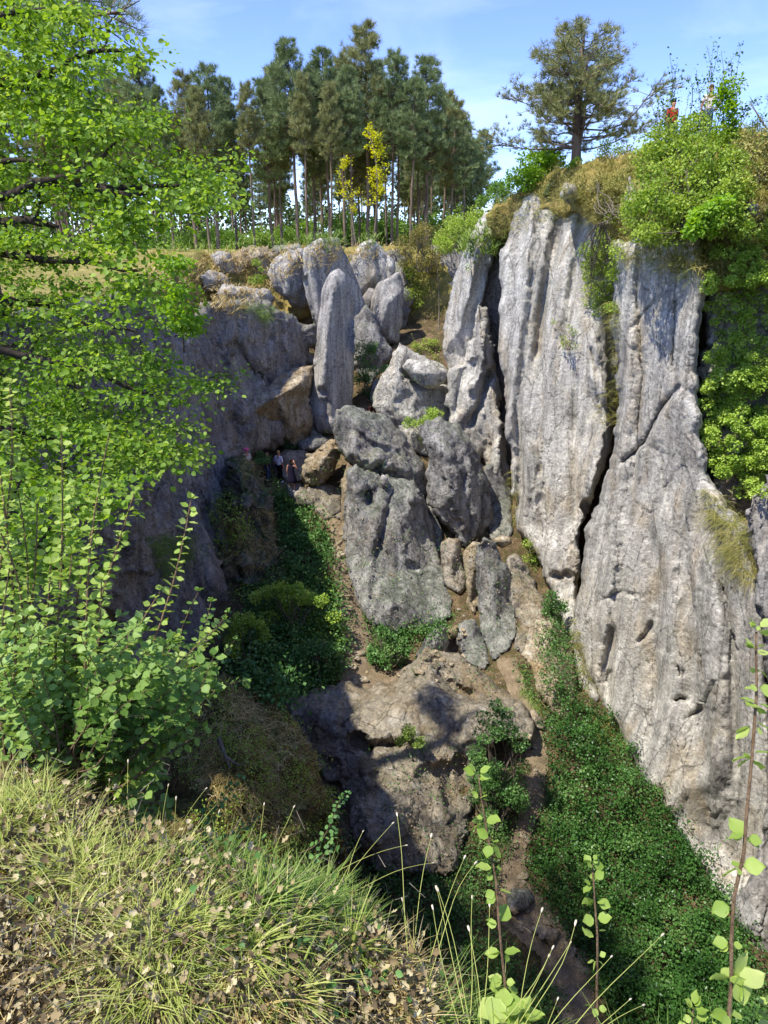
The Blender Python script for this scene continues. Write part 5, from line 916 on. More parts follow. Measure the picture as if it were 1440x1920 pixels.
class YF:
    def __init__(s, f, sp): s.f = f; s.sp = sp
    def __call__(s, x, y): return s.f(x, y)
E = lambda px, py, Y: PT(px, py, Y)
P1 = [(-60, -60), (90, -60), (150, -10), (205, 40), (232, 70), (268, 112), (225, 128), (185, 140), (165, 180), (215, 185), (300, 215), (318, 238), (296, 275), (345, 290), (400, 290), (450, 288), (462, 300), (425, 335), (436, 378), (400, 398), (352, 398),
      (325, 430), (300, 470), (260, 500), (270, 560), (300, 600), (285, 650), (300, 690), (345, 712), (425, 690), (418, 730), (370, 770), (320, 790), (392, 850), (352, 880), (262, 888), (235, 925), (150, 950), (-60, 985)]
P2 = [(300, 478), (340, 470), (352, 520), (370, 570), (385, 610), (350, 640), (318, 600), (300, 540)]
Yt = YF(lambda x, y: 7.4 - .0018 * (x) + .0012 * (900 - y), 1.5)
tr = np.array([-5.6, 6.6, -1.8])
grow('broadleaf_tree', tr, [[tr, tr + np.array([.1, .2, 3.0]), tr + np.array([.3, .3, 6.5]), tr + np.array([.5, .3, 9.])],
     [tr + np.array([.05, .1, 1.9]), E(-20, 470, 7.2), E(145, 490, 7.2), E(270, 505, 7.1)], [tr + np.array([.1, .15, 2.6]), E(-20, 370, 7), E(60, 345, 7), E(180, 305, 7), E(215, 270, 7)], [E(60, 345, 7), E(165, 350, 7.1), E(360, 352, 7.2)],
     [E(145, 355, 7.1), E(230, 365, 7), E(275, 362, 7)], [tr + np.array([.1, .2, 3.6]), E(-20, 305, 7.5), E(80, 315, 7.4)], [tr + np.array([0, 0, 1.2]), E(-20, 650, 6.5), E(150, 690, 6.6), E(290, 740, 6.8)], [tr + np.array([0, 0, .8]), E(-20, 800, 6.4), E(180, 830, 6.5), E(300, 860, 6.8)],
     [tr + np.array([.2, .2, 4.6]), E(-20, 160, 7.6), E(110, 130, 7.6), E(230, 95, 7.4)], [tr + np.array([.2, .2, 5.6]), E(-10, 40, 7.6), E(110, 10, 7.6)], [E(-20, 550, 7.3), E(110, 580, 7.2), E(250, 620, 7.2)], [E(-20, 420, 7.3), E(80, 420, 7.2), E(110, 425, 7.2)]],
     [(P1, .74), ([(-60, -200), (-60, 600), (-420, 600), (-800, 300), (-800, -500), (-60, -500)], .26)], 940, Yt, 76, .050, L['tree'], B['dark'], 'large leafy tree with fresh green leaves reaching in over the gorge', 'tree', 41, extra=lambda r: np.stack([r.uniform(-8.6, -5.4, 230), r.uniform(4.6, 8.2, 230), r.uniform(1.2, 4.2, 230)], -1), r0=.22, twig=.34, hole=-.38, holes=42, lim_r=.055)  # unseen crown left of frame, added to shade the lower visible leaves
sp_ = E(345, 660, 15.5)
grow('young_tree', sp_, [[sp_, E(335, 560, 15.4), E(325, 490, 15.2)]], [(P2, 1.)], 55, YF(lambda x, y: 15.3 + 0 * x, .5), 36, .09, L['bright'], B['twig'], 'thin bright green sapling growing from the dark cliff top', 'tree', 42, r0=.03, twig=.32, lim_r=.02)
# low greenery under the big tree, on the brink
P3 = [(-60, 880), (40, 870), (150, 900), (240, 900), (230, 960), (150, 1010), (170, 1080), (60, 1100), (-60, 1120)]
b0 = E(-80, 1150, 4.2)
grow('bush', b0, [[b0, E(40, 1050, 4.3), E(120, 960, 4.5)], [b0, E(20, 960, 4.2), E(40, 900, 4.2)]], [(P3, 1.)], 120, YF(lambda x, y: 4.6 + 0 * x, .5), 22, .055, L['tree'], B['dark'], 'shaded round leaved bush below the large tree', 'bush', 43, r0=.03, twig=.22, lim_r=.02)

# ---------------- hazel shrub with upright shoots on the bank
def wand(A, LA, a, b, r, thick, lsz, gap, nodes_from=.12, pair=2, bend=.03, sz_fall=.35, jl=0):
    c = curve(a, b, bend, 10, 0, r); l = np.linalg.norm(np.diff(c, axis=0), axis=1).sum(); A.add(tube(c, np.linspace(thick, thick * .4, 10), 5)); m = max(3, int(l * (1 - nodes_from) / gap)); P_ = []; D_ = []; S_ = []
    ax = unit(c[-1] - c[0])
    for k in range(m + 1):
        t0 = nodes_from + (1 - nodes_from) * k / m; p = np.array([np.interp(t0 * 9, np.arange(10), c[:, q]) for q in range(3)]); a0 = r.uniform(0, 6.28)
        x = unit(np.cross(ax, np.array([.3, .9, .1]))); z = np.cross(x, ax)
        for j in range(pair + (2 if k == m else 0)):
            aa = a0 + j * 6.28 / (pair + .3); d = x * math.cos(aa) + z * math.sin(aa) + ax * (r.uniform(.0, .7) if k < m else 1.1); P_.append(p + d * .006); D_.append(d + np.array([0, 0, -.15])); S_.append(lsz * (1 - sz_fall * t0) * r.uniform(.75, 1.2))
    LA.add(scatter(T_H, np.array(P_), np.array(D_), np.array(S_), r.normal(size=len(P_)) * .5))
def hazel_leaf():
    """roundish toothed leaf with folded, pleated sides"""
    V = []; F = []; n = 7; w = [0.02, .30, .38, .44, .33, .17, .0]; V = [(0, i / (n - 1), -.10 * (i / (n - 1)) ** 2 * 1.5) for i in range(n)]
    Lf = [(-w[i], i / (n - 1) + .02, .07 * (1 if i % 2 else .45) + .02 - .12 * (i / (n - 1)) ** 2) for i in range(n)]; Rt = [(-a, b, c) for a, b, c in Lf]; V += Lf + Rt
    for i in range(n - 1): F += [(i, i + 1, n + i + 1), (i, n + i + 1, n + i), (i, 2 * n + i + 1, i + 1), (i, 2 * n + i, 2 * n + i + 1)]
    return np.array(V, float), np.array(F)
T_H = hazel_leaf()
r = np.random.default_rng(77); A = Acc(); LA = Acc(); hb = E(150, 1490, 2.05)
W_ = [((10, 1420, 2.3), (18, 722, 2.6)), ((60, 1450, 2.2), (30, 900, 2.5)), ((90, 1460, 2.1), (115, 812, 2.5)), ((150, 1480, 2.1), (205, 812, 2.45)), ((150, 1480, 2.1), (252, 925, 2.5)), ((160, 1480, 2.1), (358, 938, 2.6)), ((40, 1430, 2.2), (70, 945, 2.5)),
      ((100, 1470, 2.1), (135, 1040, 2.4)), ((150, 1480, 2.1), (170, 1000, 2.5)), ((20, 1430, 2.2), (-10, 800, 2.5)), ((120, 1470, 2.1), (225, 1010, 2.6)), ((140, 1480, 2.1), (420, 1165, 2.8)), ((140, 1480, 2.0), (300, 1110, 2.5)), ((80, 1460, 2.1), (20, 1050, 2.3)),
      ((60, 1440, 2.2), (95, 1060, 2.3)), ((180, 1500, 2.0), (395, 1290, 2.3)), ((180, 1500, 2.0), (380, 1370, 2.1)), ((130, 1480, 2.1), (190, 1090, 2.2)), ((170, 1480, 2.1), (330, 1200, 2.3)), ((60, 1440, 2.2), (-20, 960, 2.3))]
YA = Acc()
for k, (a, b) in enumerate(W_): wand(A, YA, E(*a), E(*b), r, .0062, .046, .034, .18, 3, .035)
PH = [(-60, 1150), (40, 1130), (120, 1160), (210, 1150), (300, 1170), (360, 1190), (400, 1230), (405, 1290), (360, 1350), (335, 1420), (330, 1520), (290, 1580), (235, 1560), (200, 1500), (150, 1450), (60, 1400), (-60, 1380)]
x, y = sample_poly(PH, 215, r)
for i in range(215):
    e = E(x[i], y[i], 2.25 + r.uniform(-.3, .45)); s = hb + (e - hb) * r.uniform(.1, .5) + r.normal(size=3) * .05; wand(A, LA, s, e, r, .003, .038, .036, .35, 3, .08, .1)
yo = YA.build('young_leaves', L['young']); yo['label'] = 'yellowish young leaves on the upright shoots'
e = anchor([A.build('stem', B['hazel'], None, True), LA.build('foliage', L['hazel']), yo], tuple(hb), 'hazel_shrub'); tag(e, 'hazel shrub with tall upright shoots and pale green leaves on the bank', 'shrub')
# bramble reaching out on the right of it
A = Acc(); LA = Acc(); bb = E(330, 1330, 3.4)
for a, b in (((330, 1330, 3.3), (372, 1110, 3.6)), ((330, 1330, 3.3), (440, 1200, 3.8)), ((330, 1330, 3.3), (460, 1285, 3.8)), ((330, 1330, 3.3), (410, 1290, 3.5)), ((330, 1330, 3.3), (425, 1150, 3.8)), ((330, 1330, 3.3), (395, 1130, 3.6))): wand(A, LA, E(*a), E(*b), r, .004, .05, .05, .2, 3, .08)
e = anchor([A.build('stem', B['hazel'], None, True), LA.build('foliage', L['hazel'])], tuple(bb), 'bramble'); tag(e, 'loose bramble sprays right of the hazel shrub over the gorge', 'bramble')
for wl, ww in (([((380, 1600, 2.0), (450, 1460, 2.3)), ((380, 1600, 2.0), (480, 1530, 2.3)), ((380, 1600, 2.0), (440, 1500, 2.4))], 'thin small leaved weed sticking up at the bank edge before the mossy slope'), ([((560, 1600, 2.), (650, 1490, 2.4)), ((560, 1600, 2.0), (625, 1560, 2.3))], 'thin feathery weed leaning over the cave mouth')):
    A = Acc(); LA = Acc()
    for a, b in wl: wand(A, LA, E(*a), E(*b), r, .002, .026, .03, .2, 3, .1)
    e = anchor([A.build('stem', B['hazel'], None, True), LA.build('foliage', L['herb'])], tuple(E(*wl[0][0])), 'weed'); tag(e, ww, 'weed')
# single shoots at the lower right
def shoot(segs, label, lsz, seed, thick=.0046, extra=()):
    r = np.random.default_rng(seed); A = Acc(); LA = Acc(); pts = np.array([E(*s) for s in segs]); full = []
    for a, b in zip(pts[:-1], pts[1:]): full += list(curve(a, b, .012, 5, 0, r)[:-1])
    full.append(pts[-1]); full = np.array(full); A.add(tube(full, np.linspace(thick, thick * .45, len(full)), 7)); n = len(full); l = np.linalg.norm(np.diff(full, axis=0), axis=1).sum(); m = int(l / .066); P_ = []; D_ = []; S_ = []
    for k in range(m + 1):
        t0 = .06 + .94 * k / m; p = np.array([np.interp(t0 * (n - 1), np.arange(n), full[:, q]) for q in range(3)]); top = k >= m - 1
        if not top and r.random() < .18: continue
        p = p + r.normal(size=3) * .002
        for j in range(6 if top else r.integers(2, 6)):
            aa = (0 if j % 2 else math.pi) + r.normal() * .7; d = np.array([math.cos(aa), math.sin(aa) * .7, r.uniform(-1.1, .5) + (.9 if top else 0)]); P_.append(p + d * .006 + np.array([0, 0, r.normal() * .006])); D_.append(d); S_.append(lsz * r.uniform(.35, 1.1) * (.75 if top else 1))
    for (a, b, c) in extra:
        q = E(a, b, c)
        for j in range(6): P_.append(q + r.normal(size=3) * .012); D_.append(r.normal(size=3) * np.array([1, 1, .6])); S_.append(lsz * 1.3 * r.uniform(.8, 1.2))
    LA.add(scatter(T_H, np.array(P_), np.array(D_), np.array(S_), r.normal(size=len(P_)) * .6))
    e = anchor([A.build('stem', B['hazel'], None, True), LA.build('leaves', L['young'])], tuple(pts[0]), 'hazel_shoot'); tag(e, label, 'shoot', 'single hazel shoots rising from below the bank'); return e
shoot([(975, 2150, 1.0), (955, 1920, 1.15), (930, 1650, 1.25), (897, 1452, 1.35)], 'long bare hazel shoot rising before the arched rock', .042, 1, extra=[(945, 1890, 1.12), (985, 1905, 1.1), (960, 1915, 1.1)])
shoot([(1130, 2150, 1.1), (1121, 1920, 1.2), (1120, 1750, 1.25), (1110, 1620, 1.3)], 'short hazel shoot in front of the ivy carpet', .035, 2, .0045)
shoot([(1340, 2150, 1.0), (1365, 1920, 1.1), (1395, 1600, 1.2), (1415, 1350, 1.3), (1418, 1185, 1.4)], 'tallest hazel shoot with the thickest stem at the picture edge', .042, 3, .0056, extra=[(1380, 1830, 1.12)])
shoot([(1295, 2150, 1.1), (1297, 1950, 1.15), (1300, 1890, 1.2)], 'low hazel shoot just peeping up beside the tallest one', .04, 4, .004)
shoot([(1470, 2150, 1.1), (1450, 1950, 1.15), (1440, 1880, 1.2)], 'leafy tip of a hazel shoot at the bottom corner', .04, 5, .004)

# ---------------- bank: grass, dead leaves, herbs
BK = [(-40, 1460), (130, 1510), (250, 1590), (400, 1650), (520, 1685), (620, 1720), (680, 1770), (740, 1830), (780, 1870), (820, 1920), (850, 1970), (-40, 1960)]
g = dict(ymin=.2)
cover('fallen_leaves', [BK], 26000, .022, L['deadleaf'], T=DEADT, lift=.007, lump=.006, label='brown dead leaves littering the bank', cat='leaf litter', up=.9, seed=21, cull=.5, **g)
cover('twigs', [BK], 900, .05, B['twig'], T=(np.array([(-.02, 0, 0), (.02, 0, 0), (.015, 1, .02), (-.015, 1, .02), (0, .5, .05)], float), np.array([(0, 1, 4), (1, 2, 4), (2, 3, 4), (3, 0, 4)])), lift=.01, lump=.01, label='dry twigs lying among the dead leaves', cat='twigs', up=.15, seed=22, **g)
cover('weeds', [[(400, 1640), (640, 1660), (740, 1800), (840, 1900), (500, 1960), (380, 1800)], [(0, 1640), (90, 1660), (60, 1760), (0, 1760)], [(90, 1650), (200, 1640), (220, 1700), (120, 1720)]], 900, .022, L['herb'], T=LEAF, lift=.006, lump=.006, label='low broad leaved weeds on the bank', cat='weeds', up=.9, seed=23, cull=.5, **g)
gg = dict(ymin=.2, spread=.012, segs=5)
grass_cover('grass', [[(-40, 1500), (130, 1520), (170, 1580), (110, 1660), (-40, 1640)], [(100, 1600), (330, 1640), (420, 1720), (360, 1900), (200, 1940), (110, 1760)]], 200, 34, .145, .0040, L['grass'], 'yellow green grass tufts on the left of the bank', bend=.9, droop=.55, seed=31, cull=-.1, **gg)
grass_cover('grass', [[(430, 1665), (600, 1705), (690, 1775), (640, 1790), (480, 1730)], [(330, 1620), (430, 1640), (440, 1670), (340, 1650)]], 60, 34, .12, .0048, L['green'], 'tall green grass along the bank edge', bend=.7, droop=.5, seed=32, **gg)
grass_cover('grass', [[(380, 1640), (700, 1690), (830, 1860), (850, 1950), (360, 1950), (330, 1800)]], 120, 22, .10, .0038, L['grass'], 'thin light grass between the dead leaves', bend=1.0, droop=.6, seed=33, cull=.05, **gg)
grass_cover('grass', [BK], 420, 9, .10, .0026, L['dry'], 'straw coloured dead grass on the bank', bend=1.4, droop=.9, up=.4, seed=34, **gg)
grass_cover('grass', [[(780, 1850), (850, 1900), (880, 2000), (1080, 2060), (1060, 2120), (800, 2000)], [(1080, 2060), (1500, 2090), (1500, 2160), (1080, 2140)]], 50, 20, .20, .0036, L['green'], 'long grass growing below the bank edge', bend=.6, droop=.5, seed=35, **gg)
grass_cover('grass', [[(690, 1780), (800, 1830), (850, 1900), (760, 1950), (680, 1900)], [(400, 1860), (520, 1850), (520, 1940), (400, 1950)]], 44, 30, .12, .0028, L['dry'], 'dense straw tussock at the lower middle of the bank', bend=1.2, droop=.8, seed=36, **gg)
grass_cover('grass', [[(100, 1640), (300, 1660), (400, 1740), (340, 1900), (160, 1920), (90, 1760)], [(-40, 1540), (110, 1560), (100, 1620), (-40, 1620)], [(420, 1700), (600, 1740), (680, 1800), (560, 1900), (420, 1800)]], 15, 80, .15, .0042, L['grass'], 'long arching yellow green tussocks on the bank', bend=.8, droop=.5, seed=37, ymin=.2, spread=.014, segs=6)
grass_cover('grass', [[(440, 1690), (600, 1725), (680, 1790), (560, 1800), (440, 1760)]], 7, 60, .13, .0055, L['green'], 'broad bladed green tussocks near the bank edge', bend=.8, droop=.5, seed=38, ymin=.2, spread=.012, segs=6)
# sedge stalks with seed heads
r = np.random.default_rng(9); A = Acc(); S = Acc(); seedT = stone_mesh('seed_head_shape', 3, L['seed']); sv = np.array([v.co[:] for v in seedT.vertices][:]); sf = np.array([tuple(p.vertices) for p in seedT.polygons]); bpy.data.meshes.remove(seedT)
sv = sv * np.array([.28, 1, .45]) ; sv[:, 1] = sv[:, 1] * .5 + .4
ST = [((770, 1830, 1.25), (808, 1570, 1.5)), ((790, 1850, 1.25), (870, 1610, 1.5)), ((800, 1850, 1.2), (890, 1620, 1.45)), ((770, 1840, 1.2), (745, 1530, 1.5)), ((640, 1660, 1.6), (735, 1545, 1.7)), ((600, 1650, 1.6), (760, 1585, 1.7)), ((650, 1680, 1.5), (810, 1618, 1.6)), ((880, 1920, 1.1), (822, 1670, 1.3)),
      ((870, 1900, 1.1), (820, 1670, 1.3)), ((860, 1920, 1.1), (812, 1705, 1.25)), ((900, 1940, 1.1), (918, 1700, 1.3)), ((880, 1930, 1.1), (885, 1685, 1.3)), ((820, 1900, 1.15), (755, 1690, 1.3)), ((960, 1990, 1.05), (1015, 1710, 1.2)), ((950, 1990, 1.05), (1078, 1735, 1.2)), ((940, 1980, 1.05), (1028, 1795, 1.2)),
      ((930, 1990, 1.05), (1068, 1770, 1.2)), ((900, 1980, 1.05), (1035, 1780, 1.15)), ((980, 2010, 1.0), (1145, 1795, 1.2)), ((1000, 2020, 1.0), (1045, 1875, 1.15)), ((1010, 2020, 1.0), (1240, 1755, 1.25)), ((1000, 2020, 1.), (1180, 1875, 1.15)), ((1020, 2020, 1.), (1205, 1885, 1.15)), ((900, 1970, 1.), (880, 1745, 1.2)),
      ((400, 1640, 1.7), (410, 1525, 1.8)), ((330, 1640, 1.7), (330, 1500, 1.8)), ((250, 1620, 1.7), (240, 1430, 1.9)), ((160, 1600, 1.8), (160, 1470, 1.9)), ((500, 1640, 1.6), (550, 1515, 1.7)), ((480, 1640, 1.6), (495, 1510, 1.75)), ((300, 1620, 1.7), (315, 1475, 1.8)), ((205, 1620, 1.7), (205, 1465, 1.8)), ((640, 1690, 1.45), (680, 1560, 1.6)), ((310, 1600, 1.7), (385, 1480, 1.8))]
for a, b in ST:
    p, q = E(*a), E(*b); l = np.linalg.norm(q - p); c = curve(p, q, .02, 8, 0, r); c += np.array([0, 0, 1.])[None] * (np.sin(np.linspace(0, np.pi, 8)) * l * r.uniform(.0, .12))[:, None]; A.add(tube(c, np.linspace(.0012, .0006, 8), 4)); S.add(scatter((sv * np.array([.8, 1.15, .8]), sf), c[-1:], (c[-1:] - c[-2:-1]) + np.array([[0, 0, -.01]]), .011 * r.uniform(.7, 1.2), np.array([0.])))
e = anchor([A.build('stalk', B['stalk']), S.build('seed_head', L['seed'])], tuple(E(800, 1900, 1.15)), 'sedge'); tag(e, 'thin arching sedge stalks with pale seed heads along the bank edge', 'sedge'); e['kind'] = 'stuff'
# flat grey stones and a yellow flower on the bank
R('stone', [(335, 1575, 0), (350, 1566, 0), (375, 1580, 0), (388, 1592, 0), (370, 1600, 0), (345, 1592, 0)], 1.62, ctrl=[(358, 1553, -.02)], thick=.05, rim=4, rim_m=.01, amp=.006, freq=14, mat=M['slab'], seed=161, jag=1, step=3, cat='stone', label='flat grey stone poking out at the bank edge under the hazel')
R('stone', [(95, 1550, 0), (110, 1533, 0), (130, 1540, 0), (142, 1558, 0), (120, 1570, 0), (98, 1564, 0)], 1.78, ctrl=[(118, 1550, -.03)], thick=.05, rim=4, rim_m=.01, amp=.006, freq=14, mat=M['slab'], seed=162, jag=1, step=3, cat='stone', label='grey stone in the grass below the hazel stems')
q, nn = cast(np.array([4.]), np.array([1653.]), .2)
fa = scatter(LEAF4, np.repeat(q, 9, 0) + np.array([0, 0, .025]), np.stack([np.cos(np.arange(9) * .7), np.sin(np.arange(9) * .7), np.full(9, .3)], -1), .011, np.zeros(9)); fs = tube(np.array([q[0], q[0] + [0, 0, .025]]), np.array([.001, .001]), 4)
e = anchor([make_mesh('petals', *fa, flat('yellow_petal', 'e8c818')), make_mesh('stem', *fs, B['stalk'])], tuple(q[0]), 'flower'); tag(e, 'tiny yellow flower at the edge of the bank grass', 'flower')

# ================================================================ paths and loose stones
def path(poly, label, lift=.05):
    r = np.random.default_rng(3); a = np.array(poly, float); lo, hi = a.min(0), a.max(0); gx, gy = np.meshgrid(np.arange(lo[0], hi[0], 5), np.arange(lo[1], hi[1], 5)); gx, gy = gx.ravel(), gy.ravel(); B_ = []
    for k in range(len(a)):
        p, q = a[k], a[(k + 1) % len(a)]; n = max(1, int(np.linalg.norm(q - p) / 6)); B_ += [p + (q - p) * j / n for j in range(n)]
    B_ = np.array(B_); B_ = B_ + np.stack([n2(B_[:, 0], B_[:, 1], 14, 4), n2(B_[:, 0], B_[:, 1], 14, 5)], -1) * 5; m = inpoly(gx, gy, B_); P2 = np.concatenate([B_, np.stack([gx[m], gy[m]], -1)])
    # the outline is carried onto the ground sheet itself, not onto boulders in front of it
    D = rays(P2[:, 0], P2[:, 1]); V = []
    for d in D:
        t = 8.
        for _ in range(400):
            p = d * t
            if p[2] < gz2(p[0], p[1]): break
            t += .12
        V.append([p[0], p[1], gz2(p[0], p[1]) + lift])
    V = np.array(V); V[:, 2] += .05 * fbm(V * 2.2, 3, 5)
    res = delaunay_2d_cdt([Vector(p) for p in V[:, :2].tolist()], [], [list(range(len(B_)))], 1, 1e-4); P3_ = np.array([tuple(v) for v in res[0]]); zz = np.array([V[o[0], 2] if len(o) else gz2(p[0], p[1]) + lift for o, p in zip(res[3], P3_)])
    o = make_mesh('path', np.concatenate([P3_, zz[:, None]], 1), np.array([f for f in res[2] if len(f) == 3]), M['path'], smooth=True); tag(o, label, 'path', None, 'structure'); return o
def gz2(x, y):
    h = _gb.ray_cast(Vector((x, y, 60)), Vector((0, 0, -1)), 200); return h[0].z if h[0] is not None else gz(x, y)
path([(608, 965), (646, 960), (650, 1040), (656, 1100), (676, 1140), (696, 1190), (712, 1250), (760, 1260), (830, 1215), (850, 1230), (760, 1300), (640, 1300), (635, 1250), (645, 1180), (628, 1110), (625, 1030)], 'trodden earth path dropping past the pyramid boulder')
path([(930, 1240), (965, 1235), (985, 1290), (1010, 1345), (1028, 1420), (1020, 1500), (985, 1600), (985, 1660), (1050, 1730), (1110, 1820), (1130, 1960), (1060, 1960), (1010, 1800), (930, 1720), (930, 1650), (965, 1560), (985, 1480), (985, 1380), (950, 1300)], 'brown trodden path running along the ivy at the bottom')
path([(500, 905), (560, 905), (575, 930), (540, 945), (505, 925)], 'worn earth where the hikers stand', .04)
r = np.random.default_rng(15); sm = [stone_mesh('stone', 40 + k, M['tan']) for k in range(3)]; zones = [([(615, 980), (645, 980), (660, 1140), (690, 1200), (720, 1260), (650, 1290), (630, 1100)], 44), ([(850, 1100), (900, 1160), (870, 1180), (930, 1240), (760, 1300), (700, 1280), (840, 1200)], 22), ([(960, 1240), (1000, 1350), (1020, 1500), (1000, 1660), (1080, 1790), (1030, 1800), (940, 1700), (985, 1500)], 34), ([(560, 840), (640, 800), (650, 900), (560, 920)], 10)]
first = [None] * 3
for zi, (poly, n) in enumerate(zones):
    x, y = sample_poly(poly, n, r); P_, N_ = cast(x, y)
    for k in range(n):
        if np.isnan(P_[k, 0]): continue
        j = k % 3; o = bpy.data.objects.new('stone', sm[j]); COL.objects.link(o); s = r.uniform(.05, .17) * (1.2 if zi == 0 else 1); o.location = P_[k] + np.array([0, 0, s * .15]); o.scale = (s * r.uniform(.8, 1.4), s, s * r.uniform(.6, 1.)); o.rotation_euler = (r.uniform(-.3, .3), r.uniform(-.3, .3), r.uniform(0, 6))
        tag(o, ['loose pale stone on the steep path beside the pyramid boulder', 'loose pale stone in the earth gap behind the arched rock', 'loose pale stone on the lower path by the ivy', 'loose pale stone under the slanting tan boulder'][zi], 'stone', ['loose stones on the steep path', 'loose stones behind the arched rock', 'loose stones on the lower path', 'loose stones under the slanting boulder'][zi])
# dead branches
A = Acc(); A.add(tube(curve(E(410, 1385, 11.2), E(432, 1440, 10.8), .05, 6, 0, r), np.linspace(.05, .02, 6), 6)); A.add(tube(curve(E(425, 1420, 10.9), E(462, 1432, 10.6), .05, 5, 0, r), np.linspace(.03, .01, 5), 5)); o = A.build('dead_branch', B['twig']); tag(o, 'grey dead branch lying on the steep mossy bank', 'branch')
# ================================================================ people
def cloth_mat(name, col): 
    t = NT(name); n = t.noise(t.mp(), 14, 4); c = t.mix(t.rng(n, .35, .65), [x * .8 for x in lin(col)[:3]], col); t.princ(c, .9, t.bump(n, .015, .6), .1); return t.m
MC = {k: cloth_mat(k + '_cloth', v) for k, v in dict(red='d8452e', white='e4e4ea', black='1c1a20', navy='1e1c2c', jeans='3e5470', pink='e86a90', pale='d4c8bc', maroon='4a2028').items()}
SKIN = flat('skin', 'b98468', .6); HAIRS = {'dark': flat('dark_hair', '1c1512', .7), 'fair': flat('fair_hair', 'a88a58', .7), 'brown': flat('brown_hair', '5a3a22', .7)}
def skinned(name, verts, edges, rad, mat, parent, root=0, sub=1):
    me = bpy.data.meshes.new(name); me.from_pydata([tuple(v) for v in verts], edges, []); o = bpy.data.objects.new(name, me); COL.objects.link(o); me.materials.append(mat); o.parent = parent
    m = o.modifiers.new('skin', 'SKIN'); m.use_smooth_shade = True
    if not me.skin_vertices: 
        bpy.context.view_layer.objects.active = o
    for i, sv_ in enumerate(me.skin_vertices[0].data):
        q = rad[i]; sv_.radius = q if isinstance(q, tuple) else (q, q); sv_.use_root = (i == root)
    s = o.modifiers.new('sub', 'SUBSURF'); s.levels = sub + 1; s.render_levels = sub + 1
    return o
def ellipsoid(name, c, s, mat, parent, rot=(0, 0, 0)):
    import bmesh
    bm = bmesh.new(); bmesh.ops.create_uvsphere(bm, u_segments=14, v_segments=10, radius=1)
    Mx = Matrix.Translation(c) @ __import__('mathutils').Euler(rot).to_matrix().to_4x4() @ Matrix.Diagonal((*s, 1)); bmesh.ops.transform(bm, matrix=Mx, verts=bm.verts); me = bpy.data.meshes.new(name); bm.to_mesh(me); bm.free()
    for p in me.polygons: p.use_smooth = True
    me.materials.append(mat); o = bpy.data.objects.new(name, me); COL.objects.link(o); o.parent = parent; return o
